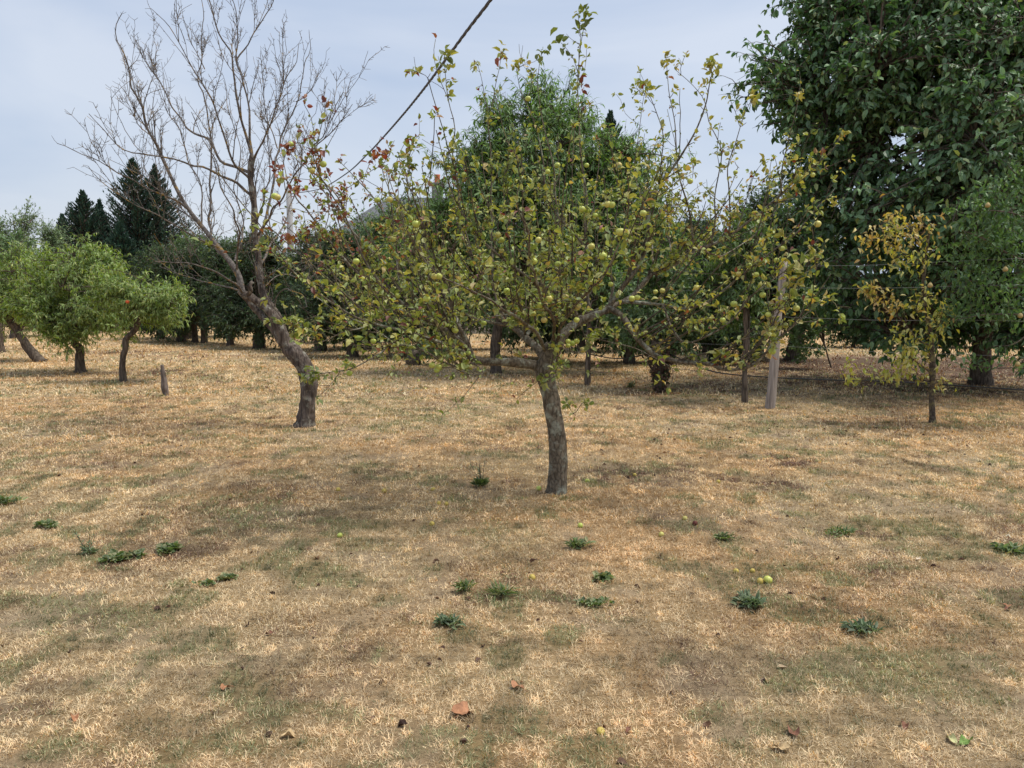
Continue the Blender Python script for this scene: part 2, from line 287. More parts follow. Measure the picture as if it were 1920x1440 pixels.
# ------------------------------------------------------------------ dry grass (uncountable)
def grass_band(geo, y0, y1, dens, ln, wd, rng):
    hw = lambda y: y * .70 + 1.8
    area = (y1 - y0) * (hw(y0) + hw(y1)); n = int(area * dens)
    y = y0 + (y1 - y0) * rng.random(n); keep = rng.random(n) < hw(y) / hw(y1); y = y[keep]; x = (rng.random(len(y)) * 2 - 1) * hw(y)
    # tuft the blades: pull roots towards jittered cell centres
    cs = .05 * (1 + y / 12)
    cx = np.floor(x / cs); cy = np.floor(y / cs); zz = np.zeros_like(cx)
    jx = (cx + _h(cx, cy, zz, 3)) * cs; jy = (cy + _h(cx, cy, zz, 4)) * cs; pull = .45 * _h(cx, cy, zz, 5)
    x = x + (jx - x) * pull; y = y + (jy - y) * pull
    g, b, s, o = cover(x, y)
    thin = rng.random(len(x)) > s * .5 * (_h(cx, cy, zz, 19) > .3)
    x, y, g, b, s, o, cx, cy = [a[thin] for a in (x, y, g, b, s, o, cx, cy)]; n = len(x)
    az = rng.random(n) * 2 * math.pi + 1.2 * _h(cx, cy, np.zeros_like(cx), 33)
    flat = rng.random(n) < .35; el = np.where(flat, np.radians(2 + 10 * rng.random(n)), np.radians(15 + 50 * rng.random(n)) + np.radians(10) * g)
    l = ln * (.5 + rng.random(n)) * (.75 + .5 * _h(cx, cy, np.zeros_like(cx), 8)); wv = wd * (.6 + .8 * rng.random(n))
    d = np.stack([np.cos(az) * np.cos(el), np.sin(az) * np.cos(el), np.sin(el)], -1); sd = np.stack([-np.sin(az), np.cos(az), np.zeros(n)], -1)
    sd = unit(sd + np.array([0, 0, 1]) * (rng.random((n, 1)) - .5) * 1.2)
    p0 = np.stack([x, y, gz(x, y) - .003], -1); bend = rng.random(n)[:, None] * .45
    m = p0 + d * (l * .5)[:, None] + np.array([0, 0, .05]) * l[:, None]; t = p0 + d * l[:, None] + (np.array([0, 0, -1.]) * bend + sd * (rng.random((n, 1)) - .5) * .7) * l[:, None] * .6
    t[:, 2] = np.maximum(t[:, 2], p0[:, 2] + .004)
    V = np.stack([p0 - sd * wv[:, None] * .5, p0 + sd * wv[:, None] * .5, m - sd * wv[:, None] * .45, m + sd * wv[:, None] * .45, t], 1)
    k = (np.arange(n) * 5)[:, None]
    r = rng.random(n); r2 = rng.random(n)
    pal = np.array([[.80, .60, .28], [.74, .52, .205], [.85, .68, .355], [.50, .33, .135], [.70, .51, .235]])
    wts = np.array([.30, .24, .15, .13, .18]); c = pal[np.searchsorted(np.cumsum(wts), r * .999)]
    og = np.clip((o - .42) * 4, 0, 1)[:, None]; c = c * (1 - og * np.array([-.02, .06, .16]))
    gm = (r2 < g * .8)[:, None]; gc = np.array([.19, .215, .075]) + (np.array([.36, .35, .13]) - np.array([.19, .215, .075])) * rng.random((n, 1)); c = np.where(gm, gc, c)
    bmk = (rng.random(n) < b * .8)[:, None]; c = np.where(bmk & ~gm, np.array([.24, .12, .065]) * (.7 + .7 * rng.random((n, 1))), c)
    cell = _h(cx, cy, np.zeros_like(cx), 12)[:, None]; drk = np.clip((fbm2(x * 7.5, y * 7.5, 131, 3) - .55) * 10, 0, 1)[:, None]
    c = c * (.72 + .5 * rng.random((n, 1))) * (.78 + .44 * cell) * (1 - .42 * drk) * (1 + .5 * np.clip((fbm2(x * 2.5, y * 4, 137, 4) - .5), -.3, .3))[:, None] * 1.0
    geo.add(V.reshape(-1, 3), np.array([[0, 1, 3, 2]]) + k, np.array([[2, 3, 4]]) + k, np.repeat(c, 5, 0))
ga = Geo()
for a in [(2.1, 3.6, 30000, .026, .0020), (3.6, 5.5, 20000, .027, .0026), (5.5, 8.5, 9000, .031, .0040), (8.5, 13, 3400, .040, .0062), (13, 20, 900, .058, .012), (20, 36, 160, .08, .022)]:
    grass_band(ga, *a, rng)
tag(ga.build('dry_grass', M_grass, smooth=False), 'dry straw coloured lawn grass with fading green patches', 'grass', kind='stuff')

# ------------------------------------------------------------------ branch tools
def smooth_path(pts, step=.05):
    pts = np.asarray(pts, float); P = np.vstack([2 * pts[0] - pts[1], pts, 2 * pts[-1] - pts[-2]]); out = []
    for i in range(1, len(P) - 2):
        n = max(2, int(np.linalg.norm(P[i + 1] - P[i]) / step)); t = np.linspace(0, 1, n, endpoint=False)[:, None]
        out.append(.5 * ((2 * P[i]) + (-P[i - 1] + P[i + 1]) * t + (2 * P[i - 1] - 5 * P[i] + 4 * P[i + 1] - P[i + 2]) * t ** 2 + (-P[i - 1] + 3 * P[i] - 3 * P[i + 1] + P[i + 2]) * t ** 3))
    out.append(pts[-1:]); return np.vstack(out)
class Pool:      # points that can carry children
    def __init__(s): s.p = []; s.t = []; s.r = []; s.u = []
    def add(s, P, R, lo=0.):
        T = unit(np.gradient(P, axis=0)); u = np.linspace(0, 1, len(P)); k = u >= lo
        s.p.append(P[k]); s.t.append(T[k]); s.r.append(R[k]); s.u.append(u[k])
    def batch(s, P, R, lo=0.):
        T = np.empty_like(P); T[:, 1:] = P[:, 1:] - P[:, :-1]; T[:, 0] = T[:, 1]; T = unit(T); m = P.shape[1]
        u = np.tile(np.linspace(0, 1, m), (len(P), 1)); k = u >= lo
        s.p.append(P[k]); s.t.append(T[k]); s.r.append(R[k]); s.u.append(u[k])
    def arr(s): return np.vstack(s.p), np.vstack(s.t), np.concatenate(s.r), np.concatenate(s.u)
def spawn(pool, n, rng, length, rfac=.55, rmax=.01, up=.4, out=.8, fwd=.5, m=6, wob=.12, trop=.25, tip=.0012, weight=None, center=None, cen=.0):
    p, t, r, u = pool.arr(); wt = np.ones(len(p)) if weight is None else weight(p, t, r, u); wt = wt / wt.sum()
    i = rng.choice(len(p), n, p=wt); p = p[i] + t[i] * 0; t = t[i]; r = r[i]
    rd = unit(rng.normal(size=(n, 3))); rd = unit(rd - t * (rd * t).sum(-1, keepdims=True))
    d = fwd * t + out * rd + np.array([0, 0, up])
    if center is not None: d = d + cen * unit(p - center)
    d = unit(d); ln = length[0] + (length[1] - length[0]) * rng.random(n) ** 1.5
    P = np.empty((n, m, 3)); P[:, 0] = p
    for k in range(1, m):
        d = unit(d + wob * rng.normal(size=(n, 3)) + np.array([0, 0, trop / m])); P[:, k] = P[:, k - 1] + d * (ln / (m - 1))[:, None]
    r0 = np.minimum(r * rfac, rmax) ; r0 = np.maximum(r0, tip * 1.4)
    R = r0[:, None] + (tip - r0[:, None]) * np.linspace(0, 1, m)[None]
    return P, R
def along(P, n, rng, lo=0., hi=1.):
    """n random samples along batched paths -> pos, tangent"""
    i = rng.integers(0, len(P), n); m = P.shape[1]; u = (lo + (hi - lo) * rng.random(n)) * (m - 1); k = np.minimum(u.astype(int), m - 2); f = (u - k)[:, None]
    a = P[i, k]; b = P[i, k + 1]; return a + (b - a) * f, unit(b - a), u / (m - 1)
def pal_mix(rng, n, pal, wts, var=.25):
    pal = np.array(pal); w = np.array(wts, float); w /= w.sum(); c = pal[rng.choice(len(pal), n, p=w)]
    return c * (1 - var + 2 * var * rng.random((n, 1)))
UP = np.array([0, 0, 1.])

# ------------------------------------------------------------------ the foreground apple tree
def build_apple():
    rng = np.random.default_rng(21); base = G(1043, 922); D0 = base[1]; root = thing('apple_tree', 'spreading apple tree with yellow-green leaves and small apples in the middle of the lawn', 'apple tree', base)
    pxm = D0 / F
    tg = Geo(); bg_ = Geo(); pool = Pool()
    def br(pts, r0, r1, geo=bg_, k=7, noise=.12, wob=.008, lo=.1, topool=True):
        P = np.array([Wp(a, b, D0 + c) for a, b, c in pts]); P = smooth_path(P, .06 if r0 < .02 else .04)
        m = len(P); u = np.linspace(0, 1, m); wv = wob * np.sin(np.pi * np.clip(u * 6, 0, .5))
        P = P + np.stack([noise3(np.stack([u * m * .06 * 5 + 10 * j, P[:, 0] * 0 + pts[0][0] * .1, P[:, 1]], -1), j + 3) - .5 for j in range(3)], -1) * 4 * wv[:, None]
        R = r0 + (r1 - r0) * u ** .8; geo.tubes(P, R, k, noise=noise, cap=False)
        if topool: pool.add(P, R, lo)
        return P, R
    # trunk
    tp = smooth_path([Wp(1043, 930, 0 + D0), Wp(1046, 880, D0), Wp(1045, 830, D0), Wp(1039, 780, D0), Wp(1030, 735, D0), Wp(1022, 700, D0), Wp(1027, 662, D0), Wp(1034, 645, D0)], .012)
    u = np.linspace(0, 1, len(tp)); R = np.interp(u, [0, .04, .12, .3, .7, .82, .9, 1], [.112, .090, .080, .074, .071, .078, .064, .045])
    tg.tubes(tp, R, 40, noise=.10, cap=True)
    br([(1026, 712, .0), (1010, 690, 0.02), (985, 681, -.02), (950, 679, -.05), (910, 679, -.1), (885, 674, -.12)], .046, .031, tg, 24, .22, .004, topool=False)
    br([(1030, 680, 0), (1045, 648, 0), (1062, 620, .05), (1085, 602, .1), (1115, 590, .15), (1142, 577, .2)], .048, .034, tg, 24, .2, .004, topool=False)
    br([(1024, 680, 0), (1008, 655, .1), (985, 632, .3), (960, 612, .5), (930, 590, .7)], .038, .022, tg, 18, .2, .004)
    br([(1030, 662, 0), (1034, 648, .0), (1037, 640, 0.0)], .032, .02, tg, 16, .35, .002, topool=False)
    B = [ # pts..., r0, r1     (photo position, depth offset)
     ([(886, 675, -.12), (873, 640, -.1), (857, 612, 0), (828, 596, .1), (790, 597, .2), (752, 585, .3), (705, 545, .4), (655, 495, .5), (612, 445, .6), (566, 385, .7), (532, 330, .8), (520, 300, .8)], .026, .004),
     ([(886, 675, -.12), (862, 640, -.3), (815, 605, -.4), (745, 562, -.5), (692, 502, -.6), (662, 442, -.65), (640, 382, -.7), (604, 330, -.75), (588, 292, -.8)], .022, .003),
     ([(873, 640, -.1), (848, 590, .3), (792, 502, .6), (742, 432, .8), (702, 372, .9), (664, 330, 1.), (636, 303, 1.)], .02, .003),
     ([(880, 655, -.12), (855, 603, -.2), (838, 543, -.3), (803, 454, -.4), (786, 395, -.45), (770, 340, -.5), (765, 312, -.5)], .02, .003),
     ([(760, 560, -.2), (745, 500, -.1), (735, 420, 0), (727, 350, 0), (714, 298, .05)], .009, .003),
     ([(886, 675, -.12), (845, 648, -.5), (765, 622, -.8), (685, 601, -1.0), (630, 575, -1.1), (565, 530, -1.2), (520, 470, -1.2), (502, 388, -1.2)], .018, .003),
     ([(892, 682, -.12), (850, 685, -.5), (800, 660, -.8), (742, 640, -1.), (690, 611, -1.2), (640, 592, -1.3), (590, 560, -1.3)], .012, .0025),
     ([(742, 640, -1.), (700, 668, -1.2), (665, 690, -1.3), (640, 698, -1.3), (600, 704, -1.3)], .006, .0025),
     ([(690, 611, -1.1), (640, 622, -1.2), (600, 640, -1.3), (555, 634, -1.35), (540, 618, -1.35)], .005, .002),
     ([(720, 628, -1.1), (660, 615, -.9), (610, 617, -1.), (560, 618, -1.)], .005, .002),
     ([(885, 678, -.1), (905, 700, -.3), (880, 700, -.5), (850, 688, -.6), (830, 668, -.7)], .008, .003),
     ([(870, 640, -.1), (840, 620, .5), (770, 600, .9), (700, 588, 1.2), (640, 560, 1.4), (600, 520, 1.5)], .014, .003),
     ([(828, 596, .1), (790, 540, .1), (730, 500, .1), (660, 430, .15), (600, 350, .2), (560, 290, .2), (545, 270, .2)], .012, .003),
     ([(752, 585, .3), (690, 570, .5), (620, 510, .6), (570, 450, .7), (530, 420, .7)], .009, .003),
     ([(790, 500, .6), (760, 420, .7), (745, 350, .8), (760, 310, .8)], .007, .0025),
     # centre
     ([(1110, 592, .15), (1081, 568, .1), (1026, 541, 0), (989, 519, -.1), (934, 476, -.2), (891, 434, -.3), (855, 370, -.4), (828, 290, -.45), (818, 245, -.5)], .019, .003),
     ([(862, 385, -.4), (852, 320, -.4), (850, 240, -.4), (840, 180, -.4), (836, 100, -.4)], .007, .002),
     ([(1142, 577, .2), (1145, 519, .2), (1087, 449, .3), (1050, 409, .4), (1026, 363, .45), (1013, 272, .5), (995, 210, .5), (978, 175, .5), (967, 118, .5)], .015, .002),
     ([(1085, 602, .1), (1065, 544, 0), (1050, 440, -.1), (1044, 379, -.1), (1035, 302, -.1), (1013, 207, -.1), (1008, 140, -.1), (1015, 98, -.1)], .014, .002),
     ([(1110, 590, .2), (1099, 538, .3), (1099, 394, .4), (1090, 302, .4), (1084, 180, .4), (1088, 100, .4), (1098, 22, .4)], .016, .002),
     ([(1087, 160, .4), (1072, 110, .35), (1052, 78, .3)], .004, .002),
     ([(960, 612, .5), (934, 565, .6), (922, 500, .7), (922, 412, .8), (920, 333, .8), (914, 226, .8), (905, 175, .8), (895, 122, .8)], .014, .002),
     ([(915, 235, .8), (926, 180, .8), (938, 130, .8), (941, 95, .8)], .005, .002),
     ([(930, 590, .7), (900, 516, .9), (875, 440, 1.1), (860, 380, 1.2), (870, 300, 1.2), (860, 250, 1.2)], .013, .002),
     ([(985, 632, .3), (975, 560, .1), (960, 480, -.2), (950, 420, -.3), (945, 350, -.4), (955, 290, -.4)], .013, .002),
     ([(1024, 660, 0), (1000, 620, -.4), (960, 590, -.8), (910, 560, -1.2), (850, 530, -1.5), (790, 480, -1.7), (760, 430, -1.8)], .018, .003),
     ([(1036, 642, 0), (1040, 610, -.3), (1020, 570, -.8), (1000, 510, -1.2), (990, 440, -1.5), (970, 380, -1.7), (985, 320, -1.8)], .017, .003),
     ([(1045, 640, .0), (1060, 600, -.4), (1090, 560, -.9), (1130, 520, -1.3), (1160, 460, -1.6), (1180, 380, -1.8), (1175, 320, -1.9)], .016, .003),
     ([(985, 632, .3), (1010, 590, .8), (1040, 540, 1.3), (1080, 470, 1.7), (1110, 400, 2.0), (1120, 330, 2.1), (1125, 260, 2.2)], .016, .003),
     ([(960, 612, .5), (900, 600, 1.0), (840, 570, 1.5), (790, 520, 1.9), (750, 460, 2.1), (730, 400, 2.2)], .015, .003),
     ([(1115, 590, .15), (1050, 560, .5), (970, 585, .2), (900, 600, 0), (840, 640, -.1), (790, 650, -.2)], .008, .003),
     # right
     ([(1142, 577, .2), (1165, 540, .15), (1180, 522, .1), (1202, 490, .1), (1214, 442, .1), (1222, 367, .1), (1260, 317, .1), (1281, 287, .1), (1314, 225, .1), (1335, 140, .1), (1330, 115, .1)], .023, .003),
     ([(1142, 577, .2), (1190, 552, .4), (1225, 512, .5), (1262, 497, .5), (1318, 464, .5), (1368, 442, .5), (1427, 396, .5), (1493, 337, .5), (1552, 287, .5), (1580, 250, .5)], .024, .003),
     ([(1300, 470, .5), (1291, 396, .4), (1272, 321, .3), (1264, 217, .3), (1256, 165, .3), (1250, 112, .3)], .011, .002),
     ([(1335, 455, .5), (1343, 362, .5), (1352, 287, .5), (1331, 225, .5), (1318, 179, .5), (1265, 130, .5)], .008, .002),
     ([(1368, 442, .5), (1364, 333, .4), (1377, 271, .4), (1397, 208, .4), (1414, 178, .4)], .009, .002),
     ([(1381, 436, .5), (1395, 380, .6), (1410, 335, .6), (1427, 308, .6)], .006, .002),
     ([(1464, 362, .5), (1470, 310, .5), (1481, 250, .5), (1500, 178, .5)], .007, .002),
     ([(1235, 340, .1), (1245, 260, 0), (1225, 200, 0), (1208, 160, 0)], .006, .002),
     ([(1230, 520, .5), (1215, 420, .9), (1190, 330, 1.1), (1195, 260, 1.2), (1210, 170, 1.2)], .010, .002),
     ([(1162, 566, .2), (1191, 566, .1), (1242, 570, 0), (1285, 577, -.1), (1328, 563, -.2), (1368, 534, -.3), (1404, 505, -.4), (1450, 470, -.5), (1500, 430, -.5), (1548, 372, -.5), (1565, 350, -.5)], .016, .003),
     ([(1242, 572, 0), (1280, 640, -.3), (1332, 628, -.4), (1375, 595, -.5), (1411, 559, -.6), (1455, 523, -.7), (1501, 487, -.8), (1540, 440, -.8)], .012, .003),
     ([(1142, 577, .2), (1165, 592, .1), (1185, 620, .0), (1212, 650, -.1), (1240, 672, -.2), (1275, 680, -.3), (1330, 681, -.4), (1346, 692, -.45), (1380, 694, -.5), (1415, 680, -.6), (1450, 645, -.7), (1500, 600, -.8), (1545, 560, -.9)], .030, .003),
     ([(1440, 655, -.65), (1450, 600, -.7), (1480, 560, -.75), (1500, 520, -.8), (1560, 480, -.85)], .007, .002),
     ([(1097, 628, -.1), (1148, 642, -.3), (1191, 653, -.5), (1232, 674, -.6), (1260, 690, -.7)], .007, .002),
     ([(1050, 650, 0), (1042, 690, -.2), (1055, 740, -.3), (1072, 772, -.35)], .004, .0015),
     ([(1120, 600, .15), (1110, 640, 0), (1080, 660, -.1), (1075, 655, -.1)], .005, .002),
     ([(1202, 490, .1), (1180, 430, -.3), (1165, 370, -.5), (1150, 300, -.6), (1140, 240, -.6)], .009, .002),
     ([(1268, 490, .5), (1250, 440, 1.0), (1260, 380, 1.4), (1300, 330, 1.6), (1290, 260, 1.7)], .010, .002),
     ([(1318, 464, .5), (1350, 480, 1.0), (1400, 450, 1.4), (1450, 400, 1.6), (1480, 360, 1.7)], .010, .002),
    ]
    for pts, r0, r1 in B: br(pts, r0, r1)
    for q in ([(886, 675, -.12), (873, 640, -.1), (857, 612, 0), (828, 596, .1), (790, 597, .2)],): br(q, .030, .017, bg_, 12, .2, 0, topool=False)
    # twigs
    W = lambda p, t, r, u: np.where(r < .02, 1., .35) * np.where(p[:, 2] > 2.75, .22, 1.) * np.where(p[:, 0] > 1.3, .75, 1.)
    P1, R1 = spawn(pool, 430, rng, (.10, .58), up=.45, out=.8, fwd=.55, m=7, wob=.13, trop=.35, rmax=.0065, tip=.002, weight=W)
    PS, RS = spawn(pool, 180, rng, (.4, 1.05), up=.75, out=.35, fwd=.75, m=9, wob=.05, trop=.3, rmax=.0095, tip=.003, weight=lambda p, t, r, u: ((r > .006) & (p[:, 2] < 2.3)) * np.where((p[:, 0] < -.9) & (p[:, 2] > 1.75), .08, 1.), center=np.array([base[0], base[1], .9]), cen=.35)
    pool.batch(PS, RS, .12)
    P1b, R1b = spawn(pool, 160, rng, (.15, .5), up=-.1, out=.9, fwd=.5, m=7, wob=.2, trop=.1, rmax=.005, tip=.0016, weight=W)
    P1 = np.concatenate([P1, P1b]); R1 = np.concatenate([R1, R1b])
    pool2 = Pool(); pool2.batch(P1, R1, .15)
    P2, R2 = spawn(pool2, 900, rng, (.04, .22), up=.3, out=.9, fwd=.5, m=4, wob=.2, rmax=.0035, tip=.0014)
    P3, R3 = spawn(pool, 1900, rng, (.015, .07), up=.15, out=1, fwd=.2, m=3, wob=.3, rmax=.005, tip=.0022, weight=lambda p, t, r, u: np.where(r < .018, 1., .15))
    tw = Geo(); tw.tubes(PS, RS, 6, noise=.15); tw.tubes(P1, R1, 5); tw.tubes(P2, R2, 4); tw.tubes(P3, R3, 4)
    # leaf rosettes
    S = []; 
    a, t, u = along(P1, 1900, rng, .12, 1.); S.append((a, t))
    a, t, u = along(P2, 1000, rng, .4, 1.); S.append((a, t)); S.append((P3[:, -1], unit(P3[:, -1] - P3[:, -2])))
    S.append((P1[:, -1], unit(P1[:, -1] - P1[:, -2])))
    pp, tt, rr, uu = pool.arr(); k = rng.choice(np.where((rr < .007))[0], 500); S.append((pp[k], tt[k]))
    sp = np.vstack([x[0] for x in S]); st = np.vstack([x[1] for x in S]); nl = np.where(rng.random(len(sp)) < .22, 0, rng.integers(1, 6, len(sp)))
    i = np.repeat(np.arange(len(sp)), nl); n = len(i); P = sp[i] + rng.normal(size=(n, 3)) * .006; T = st[i]
    rd = unit(rng.normal(size=(n, 3))); A = unit(T * .4 + rd * .9 + UP * .05); P = P + A * .010
    Nn = unit(UP * .9 + rng.normal(size=(n, 3)) * .6)
    # colours: red-brown leaves concentrate on the upper left sprays, yellower at the right
    sx = 960 + F * P[:, 0] / P[:, 1]; sz = P[:, 2]
    red = np.exp(-((sx - 590) / 150) ** 2) * np.clip((sz - 1.7) / .6, 0, 1) * .55 + .04 * (noise3(P * 2.5, 4) > .6) + .02
    yel = np.clip((sx - 1150) / 400, 0, .3) + .16 + .35 * (noise3(P * 1.8, 14) - .5)
    c = pal_mix(rng, n, [(.20, .26, .055), (.29, .34, .075), (.15, .20, .055), (.37, .37, .085)], [3, 3, 1.6, 1.6], .25)
    y = rng.random(n) < yel; c[y] = pal_mix(rng, y.sum(), [(.44, .42, .09), (.48, .37, .10), (.37, .38, .08)], [2, 1.2, 2], .2)
    r_ = rng.random(n) < red; c[r_] = pal_mix(rng, r_.sum(), [(.24, .075, .045), (.30, .14, .06), (.17, .06, .04), (.30, .19, .08)], [1.3, 1.6, .8, 1.4], .25)
    ln = .025 + .038 * rng.random(n) ** 1.4; lg = Geo(); lg.leaves(P, A, Nn, ln, ln * (.50 + .2 * rng.random(n)), c, 'full', curl=.5, fold=.45)
    # fuller clusters at shoot tips
    def cluster(px, py, dz, num, size, cols):
        size = size * 1.2; num = int(num * 1.3)
        c0 = Wp(px, py, D0 + dz); P = c0 + rng.normal(size=(num, 3)) * size * .35; A = unit(rng.normal(size=(num, 3)) + UP * .4)
        ln = size * (.6 + .5 * rng.random(num)); lg.leaves(P, A, unit(UP + rng.normal(size=(num, 3)) * .5), ln, ln * .58, pal_mix(rng, num, cols, [1] * len(cols), .2), 'full', .4, .4)
    YG = [(.36, .36, .08), (.25, .29, .07), (.42, .38, .09)]; GR = [(.15, .20, .05), (.2, .25, .06)]; RD = [(.27, .09, .05), (.33, .17, .07), (.2, .07, .04)]
    for a in [(838, 105, -.4, 9, .06, GR + YG), (836, 130, -.4, 7, .05, YG), (941, 95, .8, 8, .075, YG + RD), (895, 125, .8, 8, .05, YG), (1098, 25, .4, 10, .07, GR), (1092, 50, .4, 6, .06, GR), (1052, 80, .3, 8, .07, GR), (1090, 160, .4, 4, .06, RD),
              (967, 118, .5, 8, .055, YG), (1015, 100, -.1, 10, .05, GR), (1250, 115, .3, 12, .06, YG), (1335, 130, .1, 14, .06, YG), (1330, 115, .1, 10, .06, YG), (1208, 165, 0, 8, .07, GR + YG), (1414, 180, .4, 10, .06, YG), (1500, 180, .5, 8, .05, YG), (1430, 310, .6, 8, .06, YG), (1492, 500, -.8, 12, .08, YG + GR), (1480, 545, -.8, 9, .07, YG), (1350, 670, -.45, 10, .07, GR + YG), (1560, 375, -.5, 8, .05, YG), (1580, 250, .5, 7, .05, YG), (595, 703, -1.3, 14, .055, GR), (580, 706, -1.3, 10, .055, GR + YG),
              (700, 300, .05, 10, .06, RD), (715, 290, .05, 8, .06, RD), (545, 285, .2, 14, .06, RD), (520, 320, .8, 12, .06, RD), (600, 290, -.75, 8, .06, YG + RD), (765, 310, -.5, 10, .06, GR), (690, 292, .1, 4, .06, GR), (540, 450, .5, 10, .06, RD), (640, 360, .2, 14, .06, RD), (560, 360, .5, 14, .055, RD)]: cluster(*a)
    tg.build('trunk', M_apple_bark, root, origin=base); bg_.build('limbs', M_apple_bark, root, origin=base); tw.build('twigs', M_twig, root, origin=base)
    lg.build('foliage', M_apple_leaf, root, smooth=False, origin=base)
    # apples: positions seen in the photograph, plus others nearby
    ap = [(1060, 557), (1000, 588), (1083, 575), (1081, 600), (1005, 618), (1012, 572), (868, 518), (815, 518), (823, 518), (854, 620), (1001, 490), (1046, 495), (1071, 450), (1109, 462), (1116, 404), (1091, 392), (870, 328), (898, 472), (1027, 322), (1045, 310), (1163, 435), (1206, 400), (1139, 383), (1147, 384), (737, 448), (731, 374), (707, 375), (606, 308), (668, 490), (745, 555), (700, 500), (729, 617), (878, 662), (868, 665), (810, 685), (822, 688), (819, 694), (934, 440), (941, 450), (1215, 458), (1175, 530), (1145, 533), (1108, 528), (1229, 547), (1242, 545), (1306, 539), (1376, 570), (1385, 514), (1404, 498), (1418, 515), (1430, 553), (1466, 466), (1487, 546), (1493, 578), (1448, 659), (1456, 488), (1501, 333), (1524, 328), (1533, 420), (1379, 323), (1363, 288), (1294, 340), (555, 622), (520, 370), (515, 368), (545, 270), (655, 700), (1065, 640), (1074, 644), (1081, 640), (1093, 656), (1044, 656), (1065, 648), (585, 320), (975, 604), (907, 606), (1010, 450), (1030, 560), (1185, 560), (1250, 515), (1195, 558), (660, 590), (700, 640), (1300, 300), (990, 185), (1100, 310), (1160, 310), (940, 470), (780, 420), (800, 560), (1355, 600), (1440, 590), (950, 545), (1130, 480), (1020, 600), (760, 610)]
    allp = np.vstack([sp, pp[rr < .008]]); apx = 960 + F * allp[:, 0] / allp[:, 1] * 1.0
    # project candidate attachment points properly
    rel = allp - np.array([0, 0, EYE]); dep = rel @ fw; sxp = 960 + F * rel[:, 0] / dep; syp = 720 - F * (rel @ upv) / dep
    for j, (ax, ay) in enumerate(ap):
        q = (sxp - ax) ** 2 + (syp + 6 - ay) ** 2 + 120 * np.clip(allp[:, 1] - D0 + .8, 0, None); kk = int(np.argmin(q)); anchor = allp[kk]
        rad = .0205 + .007 * random.Random(j).random()
        cpt = Wp(ax, ay, anchor[1]) if q[kk] < 900 else anchor - UP * (rad + .014)
        o = bpy.data.objects.new('apple', APPLE); C.objects.link(o); o.parent = root; o.location = [float(v) for v in cpt - base]; o.scale = (rad,) * 3
        o.rotation_euler = (rng.normal() * .5, rng.normal() * .5, rng.random() * 6)
        sg = Geo(); a = anchor - cpt; e_ = UP * rad * .6; sg.tubes(np.array([e_, (e_ + a) / 2 + np.array([.004, 0, .006]), a]), np.full(3, .0014), 4); stm = sg.build('stem', M_twig)
        o.rotation_euler = (0, 0, 0); o.rotation_euler = (rng.normal() * .12, rng.normal() * .12, 0); stm.parent = o; stm.scale = (1 / rad,) * 3
def apple_mesh():
    g = Geo(); k = 18; th = np.linspace(0, math.pi, 13); r = np.sin(th) * (1 + .06 * np.cos(th)); z = np.cos(th) * .93
    z = z - .28 * np.exp(-(r / .33) ** 2) * np.sign(z) * (z > 0) + .16 * np.exp(-(r / .25) ** 2) * (z < 0)
    an = np.arange(k) * 2 * math.pi / k; V = np.stack([r[:, None] * np.cos(an), r[:, None] * np.sin(an), np.repeat(z[:, None], k, 1)], -1)
    ix = np.arange(13 * k).reshape(13, k); b = np.roll(ix, -1, 1); g.add(V, np.stack([ix[:-1], ix[1:], b[1:], b[:-1]], -1))
    g.tubes(np.array([[0, 0, .6], [.02, .02, .9], [.08, .05, 1.15]]), np.array([.05, .045, .06]), 6)
    o = g.build('apple_source', M_apple); me = o.data; bpy.data.objects.remove(o); return me
APPLE = apple_mesh()
build_apple()

